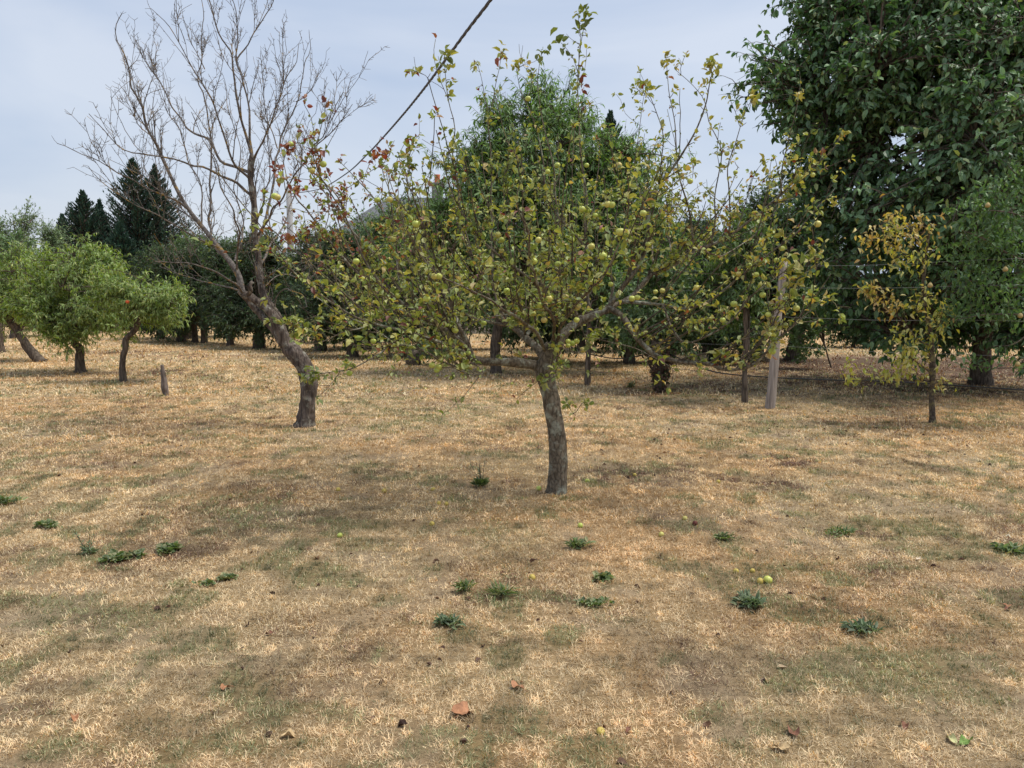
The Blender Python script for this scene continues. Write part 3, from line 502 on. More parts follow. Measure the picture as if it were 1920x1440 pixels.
# ------------------------------------------------------------------ the bare tree
def build_bare():
    rng = np.random.default_rng(5); base = G(571, 798); D0 = base[1]
    root = thing('bare_tree', 'leafless crooked fruit tree with a leaning grey trunk and orange lichen', 'bare tree', base)
    tg = Geo(); bg_ = Geo(); pool = Pool()
    def br(pts, r0, r1, geo=bg_, k=7, noise=.15, lo=.08, tp=True):
        P = smooth_path([Wp(a, b, D0 + c) for a, b, c in pts], .07 if geo is bg_ else .03); u = np.linspace(0, 1, len(P)); R = r0 + (r1 - r0) * u ** .75
        if geo is bg_: P = P + (np.stack([noise3(np.stack([np.arange(len(P)) * .35, u * 0 + pts[0][0] * .37 + pts[-1][1] * .11, u * 0 + 5 * j], -1), 50 + j) for j in range(3)], -1) - .5) * .05 * np.clip(u * 10, 0, 1)[:, None]
        geo.tubes(P, R, k, noise=noise, cap=geo is tg)
        if tp: pool.add(P, R, lo)
    tp = smooth_path([Wp(570, 804, D0), Wp(575, 775, D0), Wp(579, 735, D0), Wp(575, 698, D0), Wp(558, 668, D0), Wp(538, 646, D0 + .03), Wp(524, 618, D0 + .05), Wp(520, 598, D0 + .05)], .02)
    u = np.linspace(0, 1, len(tp)); tg.tubes(tp, np.interp(u, [0, .05, .2, .5, .7, .85, 1], [.150, .114, .098, .108, .106, .095, .07]), 44, noise=.22)
    br([(536, 648, 0), (520, 605, -.06), (502, 580, -.1), (475, 561, -.12), (456, 551, -.12)], .075, .045, tg, 26, .3, tp=False)
    br([(534, 646, .05), (508, 612, .12), (484, 585, .16), (462, 560, .15), (448, 545, .1)], .06, .035, tg, 22, .3, tp=False)
    br([(524, 600, .05), (512, 580, .1), (495, 556, .15), (487, 518, .18), (484, 481, .2), (478, 440, .2), (477, 392, .2), (470, 330, .2), (473, 292, .2)], .05, .036, tg, 18, .22)
    br([(462, 556, -.12), (470, 545, -.2), (468, 535, -.22), (474, 528, -.2)], .03, .02, tg, 12, .3, tp=False)
    B = [([(456, 551, -.12), (444, 510, -.1), (412, 465, 0), (378, 420, .1), (350, 389, .1), (329, 351, .1), (301, 285, .1), (277, 240, .1), (267, 194, .1), (249, 167, .1), (239, 122, .1), (222, 76, .1), (220, 45, .1), (228, 26, .1)], .042, .004),
     ([(352, 392, .1), (308, 365, -.4), (267, 347, -.8), (204, 312, -1.3), (152, 285, -1.6), (107, 272, -1.8)], .014, .003),
     ([(470, 365, .2), (423, 333, 0), (343, 302, -.5), (305, 295, -.7), (249, 288, -1), (221, 267, -1.1), (187, 236, -1.3), (166, 212, -1.4)], .02, .003),
     ([(470, 325, .2), (440, 312, .3), (412, 299, .4), (395, 264, .5), (357, 243, .7), (322, 201, .9), (294, 146, 1.), (263, 94, 1.2), (254, 76, 1.2)], .022, .003),
     ([(468, 335, .2), (437, 302, -.1), (409, 226, -.3), (385, 167, -.5), (364, 135, -.5), (343, 94, -.6), (322, 52, -.7), (284, 14, -.8)], .018, .003),
     ([(430, 490, .1), (402, 451, .8), (392, 410, 1.2), (395, 260, 1.6), (374, 149, 1.8), (378, 121, 1.8), (381, 35, 1.9), (374, -20, 1.9)], .026, .004),
     ([(384, 130, 1.8), (360, 80, 1.7), (350, 50, 1.7), (340, 25, 1.6)], .007, .003),
     ([(473, 296, .2), (447, 194, .1), (442, 146, .05), (435, 104, 0), (409, 62, -.1), (395, 7, -.2), (390, -30, -.2)], .02, .005),
     ([(473, 294, .2), (468, 208, .3), (451, 146, .35), (442, 111, .4), (444, 35, .4), (433, -10, .4)], .018, .004),
     ([(444, 111, .4), (478, 59, .5), (510, 0, .6), (520, -30, .6)], .010, .004),
     ([(480, 462, .2), (506, 382, .5), (520, 278, .8), (534, 243, .9), (555, 191, 1.), (579, 104, 1.1), (581, 59, 1.1)], .024, .003),
     ([(555, 191, 1.), (586, 163, 1.1), (602, 132, 1.1)], .008, .003),
     ([(476, 300, .2), (492, 271, 0), (513, 215, -.2), (527, 181, -.3), (537, 146, -.4), (558, 115, -.4), (560, 83, -.4)], .015, .003),
     ([(484, 440, .2), (515, 390, -.3), (565, 312, -.7), (597, 267, -.9), (621, 212, -1.1), (642, 174, -1.2)], .018, .003),
     ([(590, 275, -.9), (635, 236, -1.), (662, 198, -1.1)], .007, .003),
     ([(487, 500, .2), (520, 440, .9), (545, 390, 1.3), (560, 330, 1.6), (550, 270, 1.8), (570, 220, 2.)], .018, .003),
     ([(456, 551, -.12), (428, 521, -.5), (370, 498, -.9), (327, 494, -1.2), (290, 490, -1.4)], .018, .003),
     ([(450, 545, -.1), (400, 530, .4), (350, 520, .8), (300, 500, 1.1)], .012, .003),
     ([(412, 465, 0), (360, 440, -.4), (310, 410, -.8), (250, 380, -1.2), (190, 340, -1.5), (165, 310, -1.6)], .014, .003),
     ([(378, 420, .1), (330, 390, .5), (290, 350, .8), (250, 320, 1.1), (210, 300, 1.3)], .012, .003),
     ([(515, 575, .1), (521, 551, 0), (539, 542, -.1), (563, 551, -.3), (578, 575, -.4)], .009, .003),
     ([(489, 528, .15), (514, 510, 0), (539, 495, -.2), (565, 488, -.4), (600, 470, -.6)], .012, .003),
     ([(492, 540, .15), (532, 515, .4), (563, 523, .6), (595, 530, .8), (620, 545, .9)], .009, .003),
     ([(444, 505, -.1), (450, 440, -.5), (440, 400, -.8), (415, 350, -1.), (405, 300, -1.1), (380, 260, -1.2), (360, 210, -1.3)], .014, .003),
     ([(378, 420, .1), (375, 350, .3), (350, 300, .5), (340, 250, .6), (310, 200, .7), (305, 140, .7)], .012, .003),
     ([(440, 490, 0), (455, 430, .5), (440, 350, .8), (450, 280, 1.), (432, 220, 1.1), (420, 150, 1.2)], .013, .003),
     ([(301, 285, .1), (285, 255, 0), (255, 230, -.1), (245, 190, -.2), (225, 160, -.2)], .008, .003),
     ([(239, 130, .1), (255, 115, 0), (262, 100, 0)], .005, .002), ([(479, 420, .2), (500, 350, -.3), (505, 290, -.5), (500, 230, -.6), (490, 190, -.6)], .012, .003),
     ([(520, 278, .8), (500, 220, .9), (492, 160, 1.), (488, 100, 1.)], .009, .003)]
    for pts, r0, r1 in B: br(pts, r0, r1)
    wt = lambda p, t, r, u: np.where(r < .03, 1., .25) * (.4 + u) * (u < .85)
    P1, R1 = spawn(pool, 215, rng, (.2, .85), up=.85, out=.6, fwd=.9, m=9, wob=.10, trop=.4, rmax=.0085, tip=.0024, weight=wt)
    p2 = Pool(); p2.batch(P1, R1, .15)
    P2, R2 = spawn(p2, 620, rng, (.08, .38), up=.4, out=.7, fwd=.85, m=6, wob=.12, rmax=.0045, tip=.002)
    p3 = Pool(); p3.batch(P2, R2, .1); p3.batch(P1, R1, .1); p3.p += pool.p; p3.t += pool.t; p3.r += pool.r; p3.u += pool.u
    P3, R3 = spawn(p3, 5200, rng, (.02, .10), up=.2, out=1., fwd=.55, m=3, wob=.15, rmax=.0032, tip=.0018, weight=lambda p, t, r, u: np.where(r < .03, 1., .1))
    tw = Geo(); tw.tubes(P1, R1, 5); tw.tubes(P2, R2, 4); tw.tubes(P3, R3, 3)
    tg.build('trunk', M_bare_bark, root, origin=base); bg_.build('limbs', M_bare_twig, root, origin=base); tw.build('twigs', M_bare_twig, root, origin=base)
build_bare()

# ------------------------------------------------------------------ generic leafy tree (local coordinates)
def leafy(root, seed, trunk, trad, lobes, clumps, twigs, lpt, leaf, pal, wts, twig_len=(.25, .6), droop=.5, kind='long', shell=.5, gap=.42, gapscale=.9, limb_in=.72, rough_r=.36, limb_skip=(),
          limbs=8, mat=None, bark=None, limb_r=.05, up=.3, tri_sides=16, var=.3, foliage='foliage', leafup=.0, nz=.5, curl=.3, clampz=None, shoots=0, shoot_len=.7):
    rng = np.random.default_rng(seed); tg = Geo(); trunk = smooth_path(np.array(trunk, float), .06)
    u = np.linspace(0, 1, len(trunk)); R = np.interp(u, [0, .08, .25, 1], [trad * 1.35, trad * 1.1, trad, trad * .7]); tg.tubes(trunk, R, tri_sides, noise=.28)
    vol = np.array([l[1][0] * l[1][1] * l[1][2] for l in lobes]) ** .75; pool_p = []
    def sample(n, sh):
        out = []; tot = 0
        while tot < n:
            k = n * 3; li = rng.choice(len(lobes), k, p=vol / vol.sum()); d = unit(rng.normal(size=(k, 3))); r = (sh + (1 - sh) * rng.random(k)) if sh > 0 else rng.random(k) ** (1 / 3)
            c = np.array([l[0] for l in lobes])[li]; a = np.array([l[1] for l in lobes])[li]; r = r * (1 - rough_r / 2 + rough_r * noise3(d * 2.2 + li[:, None] * 7 + seed, seed)); p = c + d * a * r[:, None]
            ok = noise3(p * gapscale / max(.3, 1) + seed * 3.1, seed + 9) > gap
            if clampz is not None: ok &= p[:, 2] > clampz
            p = p[ok]; out.append(p); tot += len(p)
        return np.vstack(out)[:n]
    top = trunk[-1]; tn = len(trunk)
    for j in range(limbs):
        li = j % len(lobes)
        if li in limb_skip: continue
        c = np.array(lobes[li][0]); a = np.array(lobes[li][1]); d = unit(rng.normal(size=3)); d[2] = abs(d[2]) * .8
        e = c + d * a * limb_in; s0 = trunk[int(tn * (.62 + .36 * rng.random()))]; m1 = s0 + (e - s0) * .35 + UP * .12 * np.linalg.norm(e - s0) + rng.normal(size=3) * .08 * np.linalg.norm(e - s0)
        P = smooth_path([s0, m1, s0 + (e - s0) * .7 + rng.normal(size=3) * .1 * np.linalg.norm(e - s0), e], .12); r = np.linspace(limb_r, limb_r * .22, len(P)); tg.tubes(P, r, 8, noise=.2, cap=False); pool_p.append(P[int(len(P) * .2):])
    LP = np.vstack(pool_p + [trunk[int(tn * .7):]])
    Cc = sample(clumps, shell)
    if shoots:
        kk = rng.choice(len(Cc), shoots); cm = np.mean([l[0] for l in lobes], 0); Cc = np.vstack([Cc, Cc[kk] + unit(unit(Cc[kk] - cm) + UP * .5 + rng.normal(size=(shoots, 3)) * .3) * shoot_len * (.4 + .6 * rng.random((shoots, 1)))])
    n = len(Cc); dd = ((Cc[:, None, :] - LP[None, :, :]) ** 2).sum(-1) + np.where(LP[None, :, 2] > Cc[:, None, 2] + .1, .5, 0.); q = LP[dd.argmin(1)]
    m = 5; tt = np.linspace(0, 1, m)[None, :, None]; mid = (q + Cc) / 2 + UP * .12 * np.linalg.norm(Cc - q, axis=1, keepdims=True) + rng.normal(size=(n, 3)) * .06
    P1 = (1 - tt) ** 2 * q[:, None] + 2 * tt * (1 - tt) * mid[:, None] + tt ** 2 * Cc[:, None]; R1 = np.linspace(limb_r * .28, limb_r * .09, m)[None] * np.ones((n, 1)); tg.tubes(P1, R1, 5, cap=False)
    nt_ = n * twigs; i = np.repeat(np.arange(n), twigs); u = .45 + .55 * rng.random(nt_); k = np.minimum((u * (m - 1)).astype(int), m - 2); f = (u * (m - 1) - k)[:, None]; s0 = P1[i, k] * (1 - f) + P1[i, k + 1] * f
    ctr = np.mean([l[0] for l in lobes], 0); d = unit(rng.normal(size=(nt_, 3)) * .8 + unit(Cc[i] - q[i]) * .5 + unit(s0 - ctr) * .4 + UP * up); ln = twig_len[0] + (twig_len[1] - twig_len[0]) * rng.random(nt_)
    mt = 4; P2 = np.empty((nt_, mt, 3)); P2[:, 0] = s0
    for k in range(1, mt): P2[:, k] = P2[:, k - 1] + d * (ln / (mt - 1))[:, None]; d = unit(d - UP * droop * .35 + rng.normal(size=d.shape) * .1)
    tg.tubes(P2, np.linspace(limb_r * .09, .0025, mt)[None] * np.ones((nt_, 1)), 3, cap=False)
    N_ = nt_ * lpt; P, T, _ = along(P2, N_, rng, .05, 1.); A = unit(T * .5 + rng.normal(size=(N_, 3)) * .55 - UP * droop * .8 + UP * leafup); Nn = unit(UP * .8 + unit(P - ctr) * .5 + rng.normal(size=(N_, 3)) * nz)
    c = pal_mix(rng, N_, pal, wts, var) * (.85 + .3 * noise3(P * 1.3, seed)[:, None]); l = leaf[0] * (.5 + .75 * rng.random(N_)); lg = Geo(); lg.leaves(P, A, Nn, l, l * leaf[1], c, kind, curl)
    tg.build('trunk', bark or M_dark_bark, root); lg.build(foliage, mat or M_leaf, root, smooth=False)
def loc(px, py, d, base): return Wp(px, py, d) - base
def lobe(px, py, d, rx, rz, base, ry=None):   # radii in photo pixels at that depth
    s = d / F; return (loc(px, py, d, base), (rx * s, (ry or (rx + rz) / 2) * s, rz * s))

PEACH = [(.19, .30, .05), (.26, .37, .07), (.13, .22, .045), (.34, .38, .09)]
DARK = [(.045, .085, .030), (.065, .115, .038), (.032, .065, .025), (.11, .17, .05)]
MID = [(.09, .165, .05), (.13, .22, .07), (.07, .13, .045), (.18, .26, .085)]
# three bright peach trees and their neighbours on the left
b = G(152, 700); r = thing('peach_tree', 'bright green peach tree with a short thick trunk at left', 'peach tree', b, 'peach trees on the left of the lawn')
leafy(r, 31, [(0, 0, -.05), loc(149, 675, b[1], b), loc(150, 655, b[1], b), loc(140, 640, b[1], b), loc(150, 620, b[1], b)], .105, [lobe(130, 545, b[1], 92, 80, b), lobe(70, 575, b[1] - .2, 45, 48, b), lobe(195, 585, b[1] - .3, 52, 45, b), lobe(215, 520, b[1] + .2, 30, 30, b), lobe(165, 490, b[1], 45, 38, b), lobe(110, 600, b[1] - .4, 55, 36, b)], 330, 7, 14, (.095, .22), PEACH, [3, 3, 1.5, 1], droop=.65, shell=.35, gap=.40, gapscale=1.6, rough_r=.6, twig_len=(.15, .42), limb_r=.045, curl=.35, shoots=60, shoot_len=.5)
b = G(232, 716); r = thing('peach_tree', 'bright green peach tree with a thin kinked trunk, nearest the short post', 'peach tree', b, 'peach trees on the left of the lawn')
leafy(r, 32, [(0, 0, -.05), loc(229, 685, b[1], b), loc(234, 655, b[1], b), loc(236, 636, b[1], b), loc(250, 622, b[1], b), loc(259, 604, b[1], b), loc(246, 586, b[1], b), loc(250, 562, b[1], b)], .062, [lobe(265, 545, b[1], 68, 45, b), lobe(220, 560, b[1], 45, 45, b), lobe(300, 570, b[1], 34, 40, b), lobe(270, 595, b[1] + .4, 45, 22, b)], 165, 7, 14, (.092, .22), PEACH, [3, 3, 1.5, 1.3], droop=.65, shell=.3, gap=.43, gapscale=1.8, rough_r=.6, twig_len=(.12, .36), limb_r=.03, curl=.35, shoots=36, shoot_len=.5)
b = G(78, 678); r = thing('peach_tree', 'peach tree with a trunk leaning hard to the left, behind the thick-trunked one', 'peach tree', b, 'peach trees on the left of the lawn')
leafy(r, 33, [(0, 0, -.05), loc(58, 658, b[1], b), loc(38, 630, b[1], b), loc(22, 605, b[1], b)], .12, [lobe(20, 540, b[1], 85, 75, b), lobe(-30, 560, b[1], 60, 60, b), lobe(60, 580, b[1], 40, 30, b)], 240, 7, 13, (.10, .22), PEACH, [2.2, 2, 2, .6], droop=.6, shell=.35, gap=.40, gapscale=1.5, rough_r=.6, twig_len=(.2, .45), limb_r=.05, shoots=60, shoot_len=.5)
b = G(1, 662); r = thing('orchard_tree', 'orchard tree with an upright trunk cut by the left edge of the picture', 'tree', b)
leafy(r, 34, [(0, 0, -.05), (0, 0, 1.3)], .12, [((-.6, .5, 2.6), (1.8, 1.6, 1.4))], 200, 6, 9, (.13, .3), MID, [2, 2, 1, .5], droop=.5, twig_len=(.2, .5))
# one peach on the kinked tree
o = bpy.data.objects.new('peach', APPLE); C.objects.link(o); rp = [q for q in bpy.data.objects if q.name == 'peach_tree.001'][0]; o.parent = rp
o.location = loc(239, 566, rp.location[1] - .55, np.array(rp.location)); o.scale = (.036,) * 3
MP = mat_plain('peach_skin', (.55, .10, .03), rough=.6); o.data = APPLE.copy(); o.data.materials.clear(); o.data.materials.append(MP)

# dark orchard row: three models copied along the row
def rowtree(px, py, seed, label, crown, pal=DARK, dens=1., name='orchard_tree', group='dark orchard trees in the far row', tr=.12, lean=0, leaf=(.13, .36), **kw):
    b = G(px, py); d = b[1]; r = thing(name, label, 'tree', b, group)
    ztop = loc(px, crown[0][1], d, b)[2]
    a = dict(droop=.55, shell=.4, gap=.3, twig_len=(.25, .6), limb_r=.055); a.update(kw)
    leafy(r, seed, [(0, 0, -.06), (lean * .3, 0, .6), (lean, 0, 1.25), (lean * 1.2, 0, 1.7)], tr, [lobe(cx, cy, d + cd, rx, rz, b) for cx, cy, rx, rz, cd in crown], int(360 * dens), 7, 10, leaf, pal, [3, 2, 2, .7], **a); return r
t1 = rowtree(383, 643, 41, 'dark green orchard tree with a plain trunk, third trunk left of the bare tree', [(380, 535, 66, 62, 0), (350, 590, 50, 36, -.5), (412, 598, 50, 32, -.6), (385, 490, 45, 35, 0)], kind='simple')
t2 = rowtree(487, 653, 42, 'dark green orchard tree with a thick straight trunk just left of the bare tree trunk', [(480, 540, 78, 72, 0), (440, 600, 52, 34, -.5), (525, 604, 55, 36, -.5), (490, 470, 50, 40, 0)], tr=.17, kind='simple')
t3 = rowtree(432, 648, 43, 'dark orchard tree with leafy suckers round its trunk between two bare trunks', [(430, 560, 60, 50, 0), (430, 500, 40, 50, .3), (425, 612, 22, 20, 0)], dens=.8, kind='simple')
def cp(src, px, py, rz, sc, label, group='dark orchard trees in the far row'): return dup(src, G(px, py), rz, sc, label, group)
cp(t1, 301, 636, 2.1, 1.0, 'dark orchard tree glimpsed right under the kinked peach tree crown')
cp(t2, 340, 641, 4.0, .95, 'dark orchard tree with a slim trunk midway between short post and bare tree')
cp(t1, 366, 642, 5.1, .95, 'dark orchard tree with its trunk close beside another of the same row')
cp(t2, 601, 658, 1.2, 1.0, 'dark orchard tree standing right behind the bare tree trunk', )
t4 = rowtree(662, 670, 44, 'dark orchard tree with a leaning trunk to the right of the bare tree', [(650, 540, 85, 85, 0), (595, 606, 62, 44, -.6), (722, 604, 66, 44, -.5), (660, 480, 60, 45, 0), (640, 622, 60, 26, 0), (700, 625, 40, 22, .3)], tr=.14, lean=-.25, kind='simple')
cp(t4, 800, 668, 2.5, 1.05, 'dark orchard tree behind the left limb of the apple tree')
cp(t2, 740, 652, 3.3, 1.05, 'dark orchard tree in the row behind the small sprouting stump')
cp(t1, 860, 655, .6, 1.1, 'dark orchard tree hidden behind the apple tree left of its trunk')
cp(t4, 1030, 676, 4.6, 1.05, 'dark orchard tree straight behind the apple tree trunk')
cp(t4, 1180, 682, .4, .95, 'dark orchard tree with a curved trunk right of the apple tree trunk')
cp(t2, 1342, 680, 5.6, .85, 'dark orchard tree behind the slim trunk left of the grey wooden post')
cp(t1, 1090, 658, 1.9, 1.1, 'dark orchard tree seen small right behind the apple tree canopy')
cp(t3, 1290, 660, 2.8, 1.1, 'dark orchard tree far back between the apple tree and the walnut')
# taller, looser, lighter trees behind the row
def tall(px, d, ytop, halfw, seed, label, pal, name='broadleaf_tree', dens=1., kind='simple', leaf=(.14, .4), group='taller trees beyond the orchard row', ybot=600, **kw):
    b = Wp(px, 565, d); b[2] = 0; r = thing(name, label, 'tree', b, group); h = loc(px, ytop, d, b)[2]; s = d / F; zb = max(.6, loc(px, ybot, d, b)[2]); c = (zb + h) / 2
    a = dict(droop=.2, shell=.3, gap=.36, twig_len=(.3, .8), limb_r=.07, up=.6); a.update(kw)
    leafy(r, seed, [(0, 0, -.06), (.1, 0, h * .25), (-.05, 0, h * .5)], .18, [((0, 0, c - .1 * h), (halfw * s, halfw * s, (h - zb) * .36)), ((.25 * halfw * s, 0, c + .18 * h), (halfw * s * .6, halfw * s * .6, (h - zb) * .28)), ((-.3 * halfw * s, 0, c + .12 * h), (halfw * s * .55, halfw * s * .6, (h - zb) * .26))], int(260 * dens), 7, 8, leaf, pal, [2, 2, 1, 1], kind=kind, **a); return r
GREY = [(.14, .22, .10), (.18, .26, .12), (.10, .16, .07), (.24, .30, .15)]
tall(25, 34, 362, 62, 51, 'tall loose grey-green tree at the left edge behind the peach trees', GREY, dens=1.)
tall(90, 36, 415, 40, 52, 'smaller loose grey-green tree between the left edge tree and the conifers', GREY, dens=.8)
tall(350, 33, 440, 60, 53, 'medium green tree rising to the right of the conifers', MID)
tall(430, 35, 445, 60, 54, 'medium green tree seen through the bare tree branches', MID)
tall(560, 36, 470, 60, 55, 'medium green tree behind the upper left of the apple canopy', MID)
tall(650, 30, 440, 70, 56, 'medium green tree just left of the slate roof', MID)
tall(735, 26, 380, 82, 57, 'bushy medium green tree in front of the slate roof', MID, dens=1.2)
tall(1240, 25, 430, 80, 58, 'medium green tree filling the gap right of the tall peach tree', MID, dens=1.2)
tall(1330, 24, 450, 80, 59, 'medium green tree behind the wire-trained row', MID, dens=1.2, ybot=640)
tall(1490, 21, 372, 90, 60, 'dark ivy-like rounded tree left of the walnut', DARK, dens=2., ybot=650, gap=.25, kind='simple', leaf=(.10, .7))
tall(1420, 22, 350, 60, 61, 'dark rounded tree top in the gap left of the walnut', DARK, dens=1.5, ybot=640, gap=.25, leaf=(.10, .7))
# the tall peach-like tree behind the apple tree
b = G(930, 699); d = b[1]; r = thing('peach_tree', 'tall dense peach tree with drooping leaf shoots behind the apple tree', 'peach tree', b)
TP = [(.115, .22, .055), (.16, .29, .07), (.085, .17, .045), (.22, .34, .09)]
leafy(r, 71, [(0, 0, -.05), (0, 0, .7), (.2, 0, 1.5), (.5, 0, 2.3)], .11, [lobe(1000, 440, d, 200, 160, b), lobe(838, 455, d - .3, 55, 70, b), lobe(795, 500, d, 60, 60, b), lobe(1010, 320, d, 130, 110, b), lobe(900, 440, d, 100, 95, b), lobe(1150, 430, d, 100, 120, b), lobe(1215, 490, d, 70, 90, b), lobe(960, 250, d, 60, 55, b), lobe(1060, 250, d, 65, 55, b), lobe(890, 335, d, 45, 65, b), lobe(1140, 320, d, 60, 65, b), lobe(1015, 215, d, 40, 40, b)], 950, 8, 9, (.155, .22), TP, [3, 2, 2, 1], droop=.75, shell=.45, gap=.27, twig_len=(.25, .7), limb_r=.07, up=.9, limbs=16, shoots=110, shoot_len=.8)
# conifers
def conifer(px, d, ytop, hw, seed, label, group='dark conifers beyond the peach trees'):
    rng = np.random.default_rng(seed); b = Wp(px, 565, d); b[2] = 0; h = loc(px, ytop, d, b)[2]; Rb = hw * d / F
    r = thing('conifer', label, 'conifer', b, group); tg = Geo(); tg.tubes(np.array([[0, 0, -.1], [0, 0, h * .5], [0, 0, h]]), np.array([.22, .12, .02]), 10, noise=.2)
    n = 760; z = h * (.05 + .95 * rng.random(n) ** .85); az = rng.random(n) * 2 * math.pi; u = z / h
    lay = .5 + .5 * np.sin(u * 46 + 2 * np.sin(az * 2 + seed)); ln = Rb * 1.85 * (1 - u) ** 1.1 * (.42 + .3 * rng.random(n) + .3 * lay + .35 * noise3(np.stack([np.cos(az) * 3, np.sin(az) * 3, u * 9], -1) + seed, 8)) + .04
    D = np.stack([np.cos(az), np.sin(az), .12 + .6 * u], -1); m = 5; t = np.linspace(0, 1, m); P = np.empty((n, m, 3))
    for k in range(m): P[:, k] = np.stack([0 * z, 0 * z, z - .15 * ln], -1) + D * (ln * t[k])[:, None] + UP * (.18 * ln * t[k] ** 2)[:, None]
    tg.tubes(P, np.linspace(.03, .006, m)[None] * np.ones((n, 1)), 3, cap=False)
    N_ = 20000; p, T, uu = along(P, N_, rng, .25, 1.02); hu = np.clip(p[:, 2:3] / h, 0, 1); A = unit(T * .9 + rng.normal(size=(N_, 3)) * (.5 - .35 * hu ** 3) + UP * (.15 + 1.3 * hu ** 4)); lg = Geo(); l = (.12 + .2 * rng.random(N_)) * (1 - .45 * hu[:, 0] ** 3)
    c = pal_mix(rng, N_, [(.035, .080, .052), (.052, .11, .068), (.024, .058, .040), (.09, .15, .085)], [3, 2, 2, .6], .25)
    lg.leaves(p, A, unit(UP + rng.normal(size=(N_, 3)) * .6), l, l * .3, c, 'simple', .3); tg.build('trunk', M_dark_bark, r); lg.build('foliage', M_needle, r, smooth=False)
conifer(166, 44, 360, 75, 81, 'dark pointed conifer with a slim tip, left one of the conifer group')
conifer(196, 45, 378, 45, 82, 'dark conifer tucked between the two pointed giants and slightly shorter')
conifer(262, 46, 298, 90, 83, 'tallest dark pointed conifer of the conifer group')
conifer(302, 47, 312, 85, 84, 'dark pointed conifer just right of the tallest one, behind bare twigs')
conifer(232, 43, 420, 50, 85, 'short dark conifer in front of the gap between the pointed tips')
conifer(126, 45, 405, 40, 86, 'small dark conifer at the left end of the conifer group')
conifer(1140, 34, 212, 105, 87, 'lone dark conifer peeking out behind the tall peach tree', None)

# ------------------------------------------------------------------ walnut at the right
b = G(1838, 722); d = b[1]; r = thing('walnut_tree', 'huge dark walnut tree with large leaves filling the upper right', 'walnut tree', b)
WN = [(.065, .145, .046), (.095, .195, .06), (.05, .11, .036), (.15, .26, .08), (.28, .34, .10)]
leafy(r, 91, [(0, 0, -.1), (0, 0, 1.2), (.1, 0, 2.2), (.0, 0, 3.4)], .165,
      [lobe(1760, 200, d, 230, 230, b), lobe(1640, 120, d, 170, 170, b), lobe(1560, 250, d - .5, 130, 130, b), lobe(1500, 160, d - .4, 100, 80, b), lobe(1430, 165, d - .5, 72, 52, b), lobe(1700, 635, d - 1.2, 55, 40, b), lobe(1930, 620, d - 1.5, 60, 50, b), lobe(1780, 620, d + .5, 90, 40, b), lobe(1640, 150, d - 1.5, 90, 90, b), lobe(1510, 45, d, 45, 40, b), lobe(1500, 310, d - .2, 75, 110, b), lobe(1462, 240, d - .3, 50, 70, b), lobe(1700, 430, d - 1.6, 170, 130, b), lobe(1860, 300, d - 2.2, 190, 200, b), lobe(1950, 450, d - 1, 160, 170, b), lobe(1590, 440, d + .6, 130, 130, b), lobe(1800, 0, d, 260, 200, b), lobe(1600, 10, d, 120, 95, b), lobe(2000, 100, d, 260, 280, b), lobe(1640, 560, d + .6, 130, 75, b), lobe(1520, 520, d + 1.5, 90, 90, b), lobe(1850, 120, d - 2., 150, 120, b), lobe(1900, 560, d - .5, 150, 60, b)],
      2200, 8, 6, (.14, .50), WN, [3, 3, 2, 1.2, .25], twig_len=(.2, .6), droop=.72, kind='full', shell=.5, gap=.37, gapscale=.95, limbs=26, mat=M_leaf_dark, limb_r=.09, limb_in=.45, up=.15, clampz=.6, nz=.55, rough_r=.6, limb_skip=(4, 9, 10, 11, 12))
# hedge of bushes closing the view below the walnut
def bush(px, py, hw, ztop, seed, label, pal=DARK, group='dark bushes along the back under the walnut', dens=1., leaf=(.12, .5)):
    b = G(px, py); r = thing('bush', label, 'bush', b, group); Rr = hw * b[1] / F
    leafy(r, seed, [(0, 0, -.05), (0, 0, ztop * .4)], .06, [((0, 0, ztop * .5), (Rr, Rr * .7, ztop * .52)), ((Rr * .4, 0, ztop * .4), (Rr * .7, Rr * .7, ztop * .42)), ((-Rr * .4, 0, ztop * .35), (Rr * .7, Rr * .7, ztop * .4))], int(230 * dens), 6, 8, leaf, pal, [3, 2, 2, .5], twig_len=(.15, .4), droop=.2, kind='simple', shell=.3, gap=.2, clampz=.05, limb_r=.03); return r
bl = ['dark bush at the left end of the back hedge beside the pale grass gap', 'dark bush left of the yellow pear tree trunk in the back hedge', 'dark bush behind the yellow pear tree trunk', 'dark bush just left of the walnut trunk', 'dark bush just right of the walnut trunk', 'dark bush at the right edge of the picture']
for j, px in enumerate([1600, 1665, 1730, 1795, 1865, 1935]): bush(px, 652, 62, 2.3 + .3 * math.sin(j * 2.1), 101 + j, bl[j])
bush(2010, 655, 62, 2.8, 108, 'dark bush standing just outside the right edge')

# ------------------------------------------------------------------ trained row, post, wires
def slim(px, py, seed, label, path, rad, lobes, pal, wts, name, cat, leaf=(.11, .24), clumps=70, **kw):
    b = G(px, py); d = b[1]; r = thing(name, label, cat, b)
    a = dict(twig_len=(.1, .35), droop=.5, shell=.0, gap=.3, limb_r=.02, tri_sides=12, limbs=8); a.update(kw)
    leafy(r, seed, [(0, 0, -.05)] + [loc(x, y, d, b) for x, y in path], rad, [lobe(x, y, d + dd, rx, rz, b) for x, y, rx, rz, dd in lobes], clumps, 5, 9, leaf, pal, wts, **a); return r, b
slim(1102, 723, 121, 'small dark-leaved peach tree with a slim straight trunk behind the apple tree', [(1102, 690), (1104, 640), (1104, 590)], .05, [(1100, 620, 52, 48, 0), (1110, 560, 55, 50, 0), (1130, 640, 35, 28, 0)], TP, [3, 2, 2, 1], 'peach_tree', 'peach tree', clumps=170)
